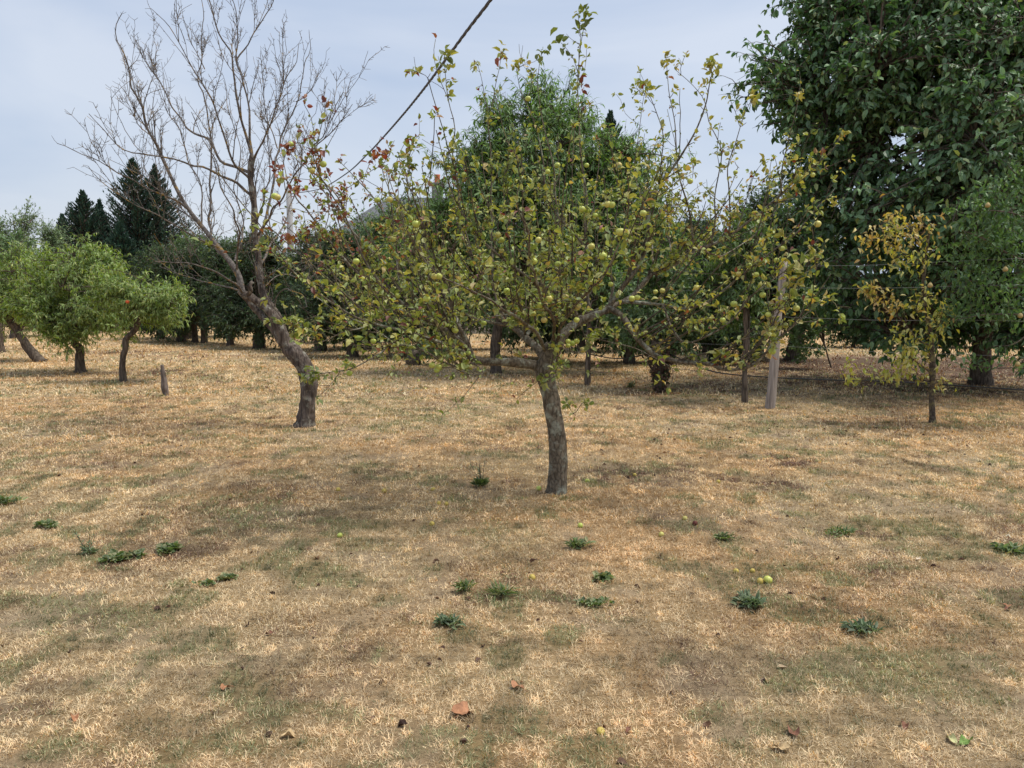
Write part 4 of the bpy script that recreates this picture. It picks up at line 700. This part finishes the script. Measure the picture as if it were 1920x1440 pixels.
slim(1397, 757, 122, 'slim young peach tree beside the grey wooden post', [(1396, 700), (1399, 640), (1397, 560), (1396, 470)], .04, [(1385, 590, 42, 55, 0), (1400, 480, 45, 70, .2), (1360, 620, 25, 40, 0), (1400, 680, 12, 40, 0), (1360, 520, 40, 40, .3)], [(.09, .17, .04), (.13, .21, .05), (.06, .12, .03), (.16, .24, .06)], [3, 2, 2, 1], 'peach_tree', 'peach tree', clumps=150)
rr_, bb_ = slim(1237, 737, 123, 'fruit tree whose trunk is wrapped in withered brown ivy', [(1237, 705), (1235, 680), (1225, 640)], .065, [(1235, 560, 85, 75, .3), (1190, 620, 50, 40, .3), (1280, 620, 55, 40, .3)], MID, [3, 2, 1, 1], 'fruit_tree', 'fruit tree', clumps=260, leaf=(.09, .5), kind='simple')
iv = Geo(); rng = np.random.default_rng(4); n = 900; z = .05 + .75 * rng.random(n); a_ = rng.random(n) * 6.3; rad = (.08 + .16 * (z / .8)) * (.5 + .6 * rng.random(n)); P = np.stack([np.cos(a_) * rad, np.sin(a_) * rad, z], -1)
iv.leaves(P, unit(rng.normal(size=(n, 3)) - UP), rng.normal(size=(n, 3)), .05 + .03 * rng.random(n), .035, pal_mix(rng, n, [(.13, .075, .05), (.09, .055, .04), (.06, .09, .03)], [2, 2, 1.2]), 'full', .6); iv.build('withered_ivy', M_leaf, rr_, smooth=False)
# sapling sprout and low sprouts
slim(1240 + 320, 690, 124, 'low drooping green fruit shoots right of the grey wooden post', [(1550, 660), (1540, 620)], .02, [(1500, 640, 34, 40, -.5), (1530, 590, 40, 40, -.3), (1500, 570, 30, 30, -.3)], [(.09, .16, .05), (.13, .2, .06)], [1, 1], 'fruit_tree', 'fruit tree', clumps=70, leaf=(.09, .5), kind='full')

# yellowing pear trained on the wires: traced branches
def pear(px, py, label, trunk, brs, seed, pal, wts, tips, trad=.04, nleaf=26):
    rng = np.random.default_rng(seed); b = G(px, py); d = b[1]; r = thing('pear_tree', label, 'pear tree', b); tg = Geo(); lg = Geo(); pool = Pool()
    P = smooth_path([Wp(x, y, d) for x, y in trunk], .03); tg.tubes(P, np.linspace(trad, trad * .4, len(P)) * np.interp(np.arange(len(P)), [0, 4], [1.4, 1]), 14, noise=.3); pool.add(P, np.linspace(trad, trad * .4, len(P)), .3)
    for pts in brs:
        Q = smooth_path([Wp(x, y, d + c) for x, y, c in pts], .04); R = np.linspace(.013, .004, len(Q)); tg.tubes(Q, R, 7, noise=.2, cap=False); pool.add(Q, R, .1)
    P1, R1 = spawn(pool, 120, rng, (.06, .3), up=.3, out=.9, fwd=.4, m=5, rmax=.006, tip=.0018, weight=lambda p, t, r, u: (p[:, 2] > .5) * 1.); tg.tubes(P1, R1, 4)
    for x, y, c, rad, num, pl in tips:
        c0 = Wp(x, y, d + c); s = rad * d / F; n = num; p = c0 + rng.normal(size=(n, 3)) * np.array([s, s, s]) * .5; A = unit(rng.normal(size=(n, 3)) * .7 - UP * .6); l = .055 + .035 * rng.random(n)
        lg.leaves(p, A, unit(UP + rng.normal(size=(n, 3)) * .7), l, l * .5, pal_mix(rng, n, pal[pl], [1] * len(pal[pl]), .25), 'long', .5, .5)
        pp = Pool(); 
        e = p[rng.choice(n, min(5, n), replace=False)]; tg.tubes(np.stack([np.repeat(c0[None], len(e), 0), (e + c0) / 2 + UP * .01, e], 1), np.full((len(e), 3), .002), 4, cap=False)
    a, t, _ = along(P1, nleaf * 10, rng); n = len(a); l = .05 + .03 * rng.random(n); lg.leaves(a, unit(rng.normal(size=(n, 3)) - UP * .4), unit(UP + rng.normal(size=(n, 3)) * .6), l, l * .5, pal_mix(rng, n, sum(pal, []), [1] * len(sum(pal, [])), .25), 'long', .5, .5)
    tg.build('trunk', M_dark_bark if trad > .05 else M_twig, r, origin=b); lg.build('foliage', M_leaf, r, smooth=False, origin=b); return r, b, pool
OR = [(.46, .38, .09), (.52, .45, .13), (.38, .27, .08)]; YL = [(.42, .43, .08), (.34, .38, .07), (.50, .46, .12)]; GN = [(.085, .17, .05), (.125, .22, .065), (.065, .13, .04)]
pear(1748, 791, 'yellowing pear tree trained on wires with a thin upright trunk', [(1748, 796), (1747, 750), (1748, 700), (1747, 640), (1738, 590), (1732, 530), (1735, 480), (1742, 440), (1745, 420)],
     [[(1747, 715, 0), (1700, 712, -.05), (1650, 712, -.1), (1600, 714, -.1)], [(1747, 650, 0), (1720, 635, -.1), (1690, 600, -.1), (1660, 575, -.1), (1620, 540, -.1)], [(1735, 490, 0), (1700, 480, 0), (1665, 455, 0), (1630, 450, -.1)], [(1745, 640, 0), (1760, 610, -.1), (1770, 580, -.1)], [(1735, 540, 0), (1720, 570, -.1), (1715, 585, -.1)], [(1742, 430, 0), (1715, 420, 0), (1690, 430, -.1)], [(1747, 700, 0), (1720, 680, -.1), (1695, 660, -.2)]], 131, [OR, YL, YL], [1, 1],
     [(1625, 452, -.1, 30, 36, 0), (1665, 440, 0, 38, 60, 0), (1705, 430, 0, 40, 70, 0), (1740, 425, 0, 26, 36, 0), (1675, 425, 0, 26, 36, 1), (1710, 475, 0, 34, 60, 1), (1675, 490, 0, 28, 36, 1), (1625, 540, -.1, 20, 24, 0), (1650, 560, -.1, 32, 44, 0), (1680, 575, -.1, 26, 34, 0), (1720, 575, -.1, 24, 34, 1), (1765, 585, -.1, 26, 30, 1), (1745, 562, 0, 18, 18, 1), (1680, 625, -.1, 26, 30, 1), (1715, 645, -.1, 30, 40, 1), (1765, 620, -.1, 24, 26, 1), (1697, 670, -.2, 26, 60, 1), (1690, 695, -.2, 22, 44, 1), (1600, 705, -.1, 24, 30, 1), (1635, 692, -.1, 26, 26, 1), (1670, 702, -.1, 22, 26, 1), (1755, 712, 0, 24, 28, 1), (1760, 718, 0, 12, 12, 0), (1590, 680, -.1, 14, 12, 1)])
rp, bp, _ = pear(1995, 800, 'green pear tree with a few ripe pears leaning in from the right edge', [(1995, 806), (1990, 740), (1985, 680), (1975, 600), (1960, 500), (1950, 420), (1945, 330)],
     [[(1990, 720, 0), (1950, 695, 0), (1910, 690, 0), (1860, 690, -.1), (1820, 685, -.1)], [(1975, 600, 0), (1920, 590, -.1), (1850, 590, -.2), (1790, 600, -.2)], [(1960, 500, 0), (1900, 480, -.1), (1850, 450, -.1), (1800, 430, -.2)], [(1950, 420, 0), (1900, 400, -.2), (1850, 395, -.2), (1800, 400, -.2)], [(1960, 520, 0), (1900, 540, .2), (1840, 530, .2), (1790, 520, .2)], [(1945, 340, 0), (1910, 330, -.1), (1890, 310, -.1)], [(1970, 580, 0), (1910, 640, -.2), (1860, 650, -.2)]], 132, [GN, GN], [1, 1],
     [(1800, 400, -.2, 30, 26, 0), (1795, 385, -.1, 20, 16, 0)] + [(1790 + 130 * a, 345 + 280 * c, -.2 + .5 * e, 32, 34, 0) for a, c, e in np.random.default_rng(3).random((46, 3)) if a + c * .6 > .35] + [(1900, 345, -.1, 26, 40, 0), (1912, 320, -.1, 18, 30, 0), (1808, 675, -.1, 20, 26, 0), (1840, 680, -.1, 18, 24, 0), (1790, 500, -.1, 36, 40, 0), (1780, 460, -.1, 26, 26, 0), (1780, 590, 0, 30, 30, 0), (1915, 680, -.1, 20, 20, 0)], trad=.06, nleaf=40)
MPR = mat_plain('pear_skin', (.40, .30, .12), rough=.55)
pm = APPLE.copy(); pm.materials.clear(); pm.materials.append(MPR)
for v in pm.vertices:
    z = v.co.z; f = 1 - .42 * max(0, min(1, (z + .1) / .9)); v.co.x *= f; v.co.y *= f; v.co.z = z * 1.3 if z > 0 else z
for x, y in [(1913, 592), (1744, 535), (1908, 683), (1852, 385), (1885, 505)]:
    o = bpy.data.objects.new('pear', pm); C.objects.link(o); o.parent = rp; o.location = [float(v) for v in Wp(x, y, bp[1] - .35) - bp]; o.scale = (.032,) * 3
# wooden post
def post(px, py, ytop, rad, label, name='wooden_post', lean=0, seed=1, rough=.2, cat='post', m_=None):
    b = G(px, py); h = loc(px, ytop, b[1], b)[2]; g = Geo(); m = 30; z = np.linspace(-.1, h, m); P = np.stack([lean * z / h, 0 * z, z], -1) + np.stack([.008 * np.sin(z * 3 + seed), .006 * np.cos(z * 4), 0 * z], -1)
    g.tubes(P, rad * (1.08 - .30 * z / h), 22, noise=rough); o = g.build(name, m_ or M_wood); o.location = [float(v) for v in b]; tag(o, label, cat); return b, h
pb, ph = post(1443, 766, 490, .068, 'tall grey weathered wooden post holding the trellis wires', lean=.13, rough=.14)
sb_, sh_ = post(311, 741, 684, .045, 'short grey split wooden post standing alone on the left lawn', seed=3, rough=.6, lean=-.04, m_=M_oldwood)
post(733, 668, 640, .03, 'pale thin wooden stake leaning behind the apple tree', name='wooden_stake', lean=-.15, seed=5)
# wires along the row (from the pear on the right through the post and on to the left)
def row(px, d, z): r = ray(px, 565); return np.array([r[0] / r[1] * d, d, z])
A0 = G(1748, 791); A1 = G(1237, 737); pd = A1 - A0; pd = pd / np.linalg.norm(pd)
def rowpt(s, z, off=0): q = A0 + pd * s; return np.array([q[0], q[1] + off, z])
Lr = np.linalg.norm(A1 - A0)
for z, lab in [(2.12, 'highest'), (1.80, 'second highest'), (1.36, 'middle'), (.92, 'lowest')]:
    s = np.linspace(-3.5, Lr + 1.5, 40); P = np.array([rowpt(a, z - .02 * math.sin((a + 3.5) * 1.1) ** 2, -.03) for a in s]); g = Geo(); g.tubes(P, np.full(len(P), .0019), 5); o = g.build('trellis_wire', M_wire); tag(o, f'{lab} of the four thin trellis wires fixed to the grey post', 'wire', 'trellis wires on the grey post')
hp = smooth_path([rowpt(-3.5, .52), rowpt(0, .50, .1), rowpt(1.4, .45, .1), rowpt(2.4, .42, .1), rowpt(Lr * .75, .44, .1), rowpt(Lr * .9, .62, .1), rowpt(Lr, .70, .1), rowpt(Lr + .9, .55, .1), rowpt(Lr + 1.7, .6, .1)], .1)
g = Geo(); g.tubes(hp, np.full(len(hp), .010), 8); tag(g.build('irrigation_hose', M_hose), 'black irrigation hose sagging along the trellis row at knee height', 'hose')

# ------------------------------------------------------------------ house, pole and cable
def box(g, c, s, col=(.5, .5, .5)):
    c = np.array(c); h = np.array(s) / 2; V = np.array([[x, y, z] for x in (-1, 1) for y in (-1, 1) for z in (-1, 1)]) * h + c
    g.add(V, [[0, 1, 3, 2], [4, 6, 7, 5], [0, 4, 5, 1], [2, 3, 7, 6], [0, 2, 6, 4], [1, 5, 7, 3]], None, col)
HD = 42.; hb = Wp(800, 565, HD); hb[2] = 0; h = thing('farmhouse', 'farmhouse with grey slate roof and one chimney mostly hidden behind the trees', 'house', hb)
zr = Wp(760, 371, HD)[2]; wl = 11.; g = Geo(); box(g, (1.2, 0, (zr - 2.4) / 2), (wl, 7, zr - 2.4)); g.build('wall', mat_plain('rendered_wall', (.45, .41, .34), rough=.9, var=.12, scale=3), h, smooth=False)
g = Geo(); e = .35; xa, xb = 1.2 - wl / 2 - e, 1.2 + wl / 2 + e; ya = -3.5 - e; yb = 3.5 + e; ze = zr - 2.45
V = [(xa, ya, ze), (xb, ya, ze), (xb, yb, ze), (xa, yb, ze), (xa + 2.6, 0, zr), (xb - 2.6, 0, zr), (xa, ya, ze - .12), (xb, ya, ze - .12), (xb, yb, ze - .12), (xa, yb, ze - .12)]
g.add(V, [[0, 1, 5, 4], [2, 3, 4, 5], [6, 7, 1, 0], [7, 8, 2, 1], [8, 9, 3, 2], [9, 6, 0, 3], [9, 8, 7, 6]], [[1, 2, 5], [3, 0, 4]])
ms = bpy.data.materials.new('slate'); ms.use_nodes = True; nt = ms.node_tree; pr = nt.nodes['Principled BSDF']; br_ = N(nt, 'ShaderNodeTexBrick'); br_.inputs['Scale'].default_value = 3.; br_.inputs['Color1'].default_value = (.10, .105, .115, 1); br_.inputs['Color2'].default_value = (.15, .155, .165, 1); br_.inputs['Mortar'].default_value = (.06, .06, .065, 1); br_.inputs['Mortar Size'].default_value = .015
t_ = N(nt, 'ShaderNodeTexCoord'); L(nt, t_.outputs['Object'], br_.inputs['Vector']); L(nt, br_.outputs['Color'], pr.inputs['Base Color']); pr.inputs['Roughness'].default_value = .6
ro = g.build('roof', ms, h, smooth=False)
cx = (822 - 800) / F * HD; g = Geo(); box(g, (cx, 0, zr + .15), (.55, .5, 1.1)); box(g, (cx, 0, zr + .72), (.66, .6, .09)); ch = g.build('chimney', mat_plain('chimney_render', (.28, .26, .24), rough=.9, var=.25, scale=6), ro, smooth=False)
g = Geo(); g.tubes(np.array([[cx, 0, zr + .76], [cx, 0, zr + .8], [cx, 0, zr + 1.12], [cx, 0, zr + 1.2]]), np.array([.17, .155, .145, .17]), 16); g.build('chimney_pot', mat_plain('terracotta', (.52, .17, .07), rough=.8), ro)
for wx in (-2.5, .2, 3.0):
    g = Geo(); box(g, (wx, -3.53, 2.0), (1.0, .08, 1.3)); wf = g.build('window', mat_plain('window_frame_paint', (.7, .7, .68)), h, smooth=False); g = Geo(); box(g, (wx, -3.575, 2.0), (.84, .02, 1.14)); g.build('pane', mat_plain('window_glass', (.03, .035, .04), rough=.1), wf, smooth=False)
# utility pole
pbx = Wp(548, 565, 38.); pbx[2] = 0; pz = Wp(548, 350, 38.)[2]; up_ = thing('utility_pole', 'grey utility pole rising behind the bare tree', 'utility pole', pbx); g = Geo(); g.tubes(np.array([[0, 0, -.2], [0, 0, pz * .5], [0, 0, pz]]), np.array([.19, .16, .13]), 14); g.build('pole', mat_plain('concrete_pole', (.33, .32, .31), rough=.85), up_)
g = Geo(); g.tubes(np.array([[.1, -.05, pz - .35], [.3, -.05, pz - .32]]), np.array([.03, .03]), 8); g.build('cable_hook', M_wire, up_)
cp_ = smooth_path([Wp(1150, -330, 6.5), Wp(1000, -110, 7.6), Wp(920, 0, 8.5), Wp(880, 52, 9.3), Wp(840, 106, 10.4), Wp(800, 160, 12), Wp(760, 210, 14), Wp(720, 256, 17), Wp(690, 288, 20), Wp(650, 325, 25), Wp(600, 354, 31), np.array(pbx) + np.array([.3, -.05, pz - .32])], .12)
T = unit(np.gradient(cp_, axis=0)); s1 = unit(np.cross(T, UP)); s2 = np.cross(s1, T); arc = np.concatenate([[0], np.cumsum(np.linalg.norm(np.diff(cp_, axis=0), axis=1))]); cg = Geo()
for k in range(3):
    a = arc * 2 * math.pi / .7 + k * 2.094; cg.tubes(cp_ + (s1 * np.cos(a)[:, None] + s2 * np.sin(a)[:, None]) * .0095, np.full(len(cp_), .0105), 7)
tag(cg.build('overhead_cable', M_cable), 'thick twisted overhead cable running diagonally across the sky', 'cable')
# far hedge closing the field
rng = np.random.default_rng(77); n = 60000; x = (rng.random(n) * 2 - 1) * 60; top = 2.6 + 1.6 * fbm2(x * .2, x * 0, 5, 3); z = top * rng.random(n) ** .8; y = 52 + 1.2 * rng.normal(size=n) + .5 * np.sin(x * .3); l = .25 + .2 * rng.random(n)
g = Geo(); g.leaves(np.stack([x, y, z], -1), rng.normal(size=(n, 3)), UP + rng.normal(size=(n, 3)) * .6, l, l * .6, pal_mix(rng, n, DARK + MID, [1] * 8), 'simple'); tag(g.build('distant_hedge', M_leaf, smooth=False), 'distant dark hedge closing the far side of the orchard', 'hedge', kind='stuff')

# ------------------------------------------------------------------ stump with sprouts, low weeds
sp = thing('tree_stump', 'dark round tree stump with leafy sprouts behind the apple tree', 'stump', G(776, 684)); g = Geo(); g.tubes(np.array([[0, 0, -.05], [0, 0, .1], [.02, 0, .3], [.02, 0, .38]]), np.array([.16, .18, .17, .10]), 20, noise=.35); g.build('stump', M_dark_bark, sp)
rng = np.random.default_rng(12); n = 420; P = np.stack([.3 + rng.normal(size=n) * .28, rng.normal(size=n) * .2, .35 + rng.normal(size=n) * .18], -1); P[:, 2] = np.abs(P[:, 2]) + .03; g = Geo(); g.leaves(P, unit(rng.normal(size=(n, 3)) - UP * .4), UP + rng.normal(size=(n, 3)) * .5, .09, .045, pal_mix(rng, n, DARK, [1, 1, 1, 1]), 'full')
e = P[::14]; g.build('foliage', M_leaf, sp, smooth=False); g = Geo(); g.tubes(np.stack([np.repeat(np.array([[.08, 0, .2]]), len(e), 0), e * .6 + np.array([0, 0, .12]), e], 1), np.full((len(e), 3), .004), 4, cap=False); g.build('sprout_stems', M_dark_bark, sp)
def weed(px, py, rad, hgt, n, label, seed, cols=None, ln=(.03, .06), wr=.4, erect=.5, kind='full', name='weed', stem=0):
    rng = np.random.default_rng(seed); rad = rad * .46; hgt = hgt * .8; erect = erect + .2; n = int(n * .8); b = G(px, py); b[2] = gz(np.array([b[0]]), np.array([b[1]]))[0]; cols = cols or [(.105, .165, .045), (.15, .21, .06), (.08, .12, .035), (.24, .24, .09)]
    r = thing(name, label, 'weed', b); g = Geo(); ncl = 5; cc_ = rng.normal(size=(ncl, 2)) * rad * .55; ci = rng.integers(0, ncl, n); a = rng.random(n) * 6.283; q = rad * .62 * rng.random(n) ** .6 ; P = np.stack([np.cos(a) * q * 1.25 + cc_[ci, 0] * 1.3, np.sin(a) * q * .8 + cc_[ci, 1] * .8, hgt * rng.random(n) * (1 - .6 * q / rad) + .006], -1)
    A = np.stack([np.cos(a), np.sin(a), erect * (.3 + rng.random(n))], -1) + rng.normal(size=(n, 3)) * .45; A[:, 2] = np.abs(A[:, 2]); l = ln[0] + (ln[1] - ln[0]) * rng.random(n)
    g.leaves(P, A, UP + rng.normal(size=(n, 3)) * .35, l, l * wr, pal_mix(rng, n, cols, [1] * len(cols), .3), kind, .4); g.build('leaves', M_leaf, r, smooth=False)
    k = max(5, n // 12); e = P[:k]; s = Geo(); s.tubes(np.stack([e * np.array([.15, .15, 0]), e * .6, e + UP * .004], 1), np.full((k, 3), .0014), 4, cap=False)
    if stem:
        ee = np.stack([rng.normal(size=6) * .05, rng.normal(size=6) * .04, stem * (.6 + .5 * rng.random(6))], -1); s.tubes(np.stack([ee * .05, ee * .5, ee], 1), np.full((6, 3), .0018), 4, cap=False)
        m = 70; i = rng.integers(0, 6, m); u = rng.random(m)[:, None]; g2 = Geo(); g2.leaves(ee[i] * u, unit(rng.normal(size=(m, 3)) + UP * .5), UP + rng.normal(size=(m, 3)) * .5, .028, .008, pal_mix(rng, m, [(.16, .22, .1), (.2, .25, .12)], [1, 1]), 'simple'); g2.build('shoots', M_leaf, r, smooth=False)
    s.build('stems', M_twig, r); return r
BLU = [(.12, .18, .075), (.17, .22, .10), (.09, .13, .06)]
weed(313, 1034, .13, .035, 260, 'broad patch of dark green creeping weed, right one of two side by side', 1, ln=(.025, .045), wr=.8)
weed(222, 1046, .14, .03, 280, 'broad patch of dark green creeping weed, left one of two side by side', 2, ln=(.025, .045), wr=.8)
weed(92, 985, .09, .03, 150, 'small flat dark green weed near the left edge above the two large patches', 3, ln=(.025, .04), wr=.8)
weed(20, 943, .09, .06, 110, 'upright green weed tuft at the left edge of the lawn', 4, wr=.35)
weed(424, 1086, .07, .02, 110, 'little dark green creeping weed below the two broad weed patches', 5, ln=(.02, .035), wr=.8)
weed(385, 1098, .05, .02, 60, 'tiny green creeping weed left of another, below the broad patches', 6, ln=(.02, .035), wr=.7)
weed(903, 912, .11, .07, 170, 'bushy green weed with tall thin shoots left of the apple trunk', 7, wr=.3, ln=(.04, .07), erect=1., stem=.28)
weed(1092, 1026, .08, .05, 120, 'bright green weed on open lawn below the apple trunk', 8, wr=.35)
weed(872, 1108, .05, .05, 90, 'small round green weed tuft in the middle foreground', 9, wr=.25, erect=1.)
weed(942, 1116, .08, .045, 120, 'spreading green grass tuft right of the small round weed', 10, wr=.12, ln=(.05, .09), erect=.6, kind='simple')
weed(1398, 1132, .12, .05, 190, 'large grey-green rosette weed in the right foreground', 11, BLU, wr=.35)
weed(1610, 1180, .09, .035, 130, 'grey-green spreading weed in the right foreground', 12, BLU, wr=.35)
weed(835, 1172, .07, .035, 110, 'grey-green rosette weed in the lower middle with a dead leaf above', 13, BLU, wr=.3)
weed(1572, 1000, .13, .03, 170, 'dark green flat weed streak right of the middle', 14, ln=(.03, .05), wr=.3)
weed(1360, 1014, .06, .04, 90, 'dark green weed tuft below the reddish dry patches', 15, wr=.25)
weed(1128, 1084, .05, .03, 70, 'small dark green weed right of the grass tuft', 16, wr=.6)
weed(1120, 1130, .11, .02, 120, 'flat dark green weed mat right of the middle foreground', 17, wr=.6, ln=(.02, .035))
weed(1182, 728, .09, .14, 120, 'little green seedling between two trunks in the shade', 18, wr=.5)
weed(165, 1036, .04, .03, 50, 'thin upright weed stalk left of the two broad weed patches', 19, BLU, wr=.25, stem=.16)
weed(1895, 1038, .12, .04, 160, 'dark green weed patch near the right edge', 20, wr=.4)

# ------------------------------------------------------------------ fallen fruit and leaves
def fallen(px, py, rad, label, group='fallen apples on the lawn', mat=None):
    b = G(px, py); z = gz(np.array([b[0]]), np.array([b[1]]))[0]; o = bpy.data.objects.new('fallen_apple', APPLE if mat is None else mat); C.objects.link(o); o.location = (b[0], b[1], z + rad * .6); o.scale = (rad,) * 3
    o.rotation_euler = (px * .7, py * .3, px * .1); tag(o, label, 'apple', group)
BRN = APPLE.copy(); BRN.materials.clear(); BRN.materials.append(mat_plain('rotten_apple', (.12, .03, .02), rough=.6, var=.3))
YEL = APPLE.copy(); YEL.materials.clear(); YEL.materials.append(mat_plain('yellow_apple', (.50, .38, .09), rough=.5, var=.2, scale=4))
for a in [(1440, 1091, .026, 'round green fallen apple, largest, in the right foreground beside paler ones', None), (1425, 1092, .02, 'pale yellow fallen apple touching the left of the large green one', YEL), (1380, 1073, .017, 'small yellow fallen apple up left of the large green one', YEL), (1411, 1072, .015, 'tiny yellow fallen apple above the large green one', YEL),
          (998, 1083, .02, 'orange yellow rotting apple on the lawn below the trunk', YEL), (1240, 1003, .02, 'green fallen apple right of the bright green weed', None), (1284, 975, .019, 'green fallen apple beside a dark rotten one', None), (1303, 985, .02, 'dark red rotten apple on the lawn', BRN), (1088, 987, .02, 'green fallen apple below the apple trunk', None),
          (1101, 902, .022, 'yellow-green fallen apple right of the apple trunk', None), (1010, 918, .024, 'green fallen apple lying close left of the apple trunk base', None), (812, 920, .021, 'yellow fallen apple left of the tall-shoot weed', YEL), (720, 922, .021, 'brownish yellow fallen apple further left of the trunk', YEL), (634, 920, .02, 'yellow fallen apple farthest left on the near lawn', YEL),
          (823, 946, .018, 'left one of two small yellow apples below the weed with shoots', YEL), (837, 947, .018, 'right one of two small yellow apples below the weed with shoots', YEL), (810, 983, .02, 'yellow fallen apple above the pale grass tuft', YEL), (637, 1004, .019, 'green fallen apple in the green grass patch at left', None), (1347, 905, .019, 'yellow fallen apple right of the reddish grass patch', YEL), (1126, 1374, .016, 'bright yellow fallen fruit near the bottom edge', YEL), (1190, 890, .018, 'yellow fallen apple beside the reddish patch', YEL)]:
    fallen(a[0], a[1], a[2], a[3], mat=a[4])
rng = np.random.default_rng(8)
far = [(752, 706), (705, 696), (760, 699), (767, 700), (726, 703), (790, 703), (843, 712), (865, 709), (884, 705), (883, 706), (785, 716), (798, 731), (637, 668), (930, 704), (800, 698), (960, 722), (990, 726), (877, 701), (250 + 500, 690), (820, 707)]
for x, y in far: fallen(x, y, .026, 'small pale fallen apple in the shaded grass below the left limb of the apple tree', 'small pale apples in the shade under the orchard row')
# dead leaves
def dead_leaf(px, py, size, col, label, seed, lobed=False):
    rng = np.random.default_rng(seed); b = G(px, py); z = gz(np.array([b[0]]), np.array([b[1]]))[0] + .012; k = 18; g = Geo(); a = np.linspace(0, 2 * math.pi, k, endpoint=False)
    if lobed: r_ = 1 + .22 * np.cos(5 * a) + .1 * np.cos(11 * a)
    else: r_ = 1 / np.sqrt((np.cos(a) / 1.15) ** 2 + (np.sin(a) / .6) ** 2)
    V = [(0, 0, 0)]
    for f in (.5, 1.):
        for i in range(k): x, y = np.cos(a[i]) * r_[i] * f * size / 2, np.sin(a[i]) * r_[i] * f * size / 2; V.append((x, y, size * (.16 * f * f * math.sin(a[i] * 2 + seed) + .10 * f * math.sin(3 * a[i] + seed) + .18 * f * f * abs(math.sin(a[i])))))
    T3 = [[0, 1 + i, 1 + (i + 1) % k] for i in range(k)]; Q = [[1 + i, 1 + k + i, 1 + k + (i + 1) % k, 1 + (i + 1) % k] for i in range(k)]; g.add(V, Q, T3, col)
    g.tubes(np.array([[-size * .45, 0, .003], [-size * .7, size * .08, .002], [-size * .95, size * .1, -.003]]), np.full(3, .0012), 4, col=np.array(col) * .8)
    o = g.build('dead_leaf', M_litter); o.location = (b[0], b[1], z); o.rotation_euler = (.15 * math.sin(seed), .2 * math.cos(seed), seed * 1.3); tag(o, label, 'leaf', 'dead leaves on the lawn')
M_litter = mat_plain('dead_leaf_skin', (1, 1, 1), rough=.7, var=.25, scale=60, attr=True, bump=.4)
OB = (.36, .17, .085); RB = (.20, .09, .055); TN = (.50, .36, .19)
for i, a in enumerate([(866, 1339, .085, OB, 'large orange brown dead lobed leaf in the bottom middle', True), (970, 1292, .055, OB, 'curled orange brown dead leaf right of and above the large one', False), (423, 1290, .04, OB, 'small orange brown dead leaf in the lower left', False), (140, 1348, .05, OB, 'orange brown dead leaf near the bottom left corner', False),
      (540, 1381, .05, TN, 'pale tan dead leaf near the bottom left of the middle', False), (1488, 1377, .065, RB, 'long curled red brown dead leaf at the lower right', False), (1466, 1408, .055, TN, 'pale narrow dead leaf at the bottom right of the middle', False), (832, 1158, .03, RB, 'small red brown leaf just above the lower rosette weed', False), (942, 1074, .03, RB, 'small red brown leaf above the spreading grass tuft', False),
      (1812, 1392, .055, (.16, .26, .06), 'fresh green fallen leaf near the bottom right corner', False), (1784, 1388, .045, (.48, .46, .22), 'pale yellow leaf left of the fresh green fallen leaf', False), (505, 1188, .035, RB, 'dark red brown leaf on the left foreground', False), (1178, 1372, .03, RB, 'small dark red leaf right of the bright yellow fallen fruit', False), (1888, 1140, .035, OB, 'small orange leaf by the right edge', False),
      (1722, 1050, .035, (.62, .5, .36), 'pale cream leaf in the right middle ground', False), (1891, 1012, .035, (.62, .55, .4), 'pale cream leaf near the right edge above the weed', False), (1889, 1145, .03, RB, 'brown leaf touching the small orange one by the right edge', False), (1695, 1363, .04, RB, 'brown leaf between two weeds at the lower right', False)]): dead_leaf(a[0], a[1], a[2], a[3], a[4], i + 1, a[5])
# fine litter: uncountable crumbs of dead leaf
rng = np.random.default_rng(99); P = []
for (cx_, cy_, sx_, sy_, n) in [(1350, 790, 320, 50, 330), (1650, 740, 260, 30, 200), (250, 690, 160, 25, 120), (800, 700, 350, 25, 150), (960, 1100, 700, 200, 150)]:
    for _ in range(n):
        x, y = cx_ + rng.normal() * sx_, cy_ + rng.normal() * sy_
        if y > 640 and y < 1440: P.append(G(x, y))
P = np.array(P); n = len(P); P[:, 2] = gz(P[:, 0], P[:, 1]) + .010; g = Geo(); l = .014 + .035 * rng.random(n); A = rng.normal(size=(n, 3)); A[:, 2] *= .35
g.leaves(P, A, UP + rng.normal(size=(n, 3)) * .5, l, l * .55, pal_mix(rng, n, [(.14, .075, .045), (.09, .05, .035), (.28, .16, .08), (.45, .33, .2)], [3, 3, 1.2, 1], .3), 'full', 1.2, .9); tag(g.build('leaf_litter', M_litter, smooth=False), 'crumbled brown leaf litter scattered over the dry lawn', 'litter', kind='stuff')
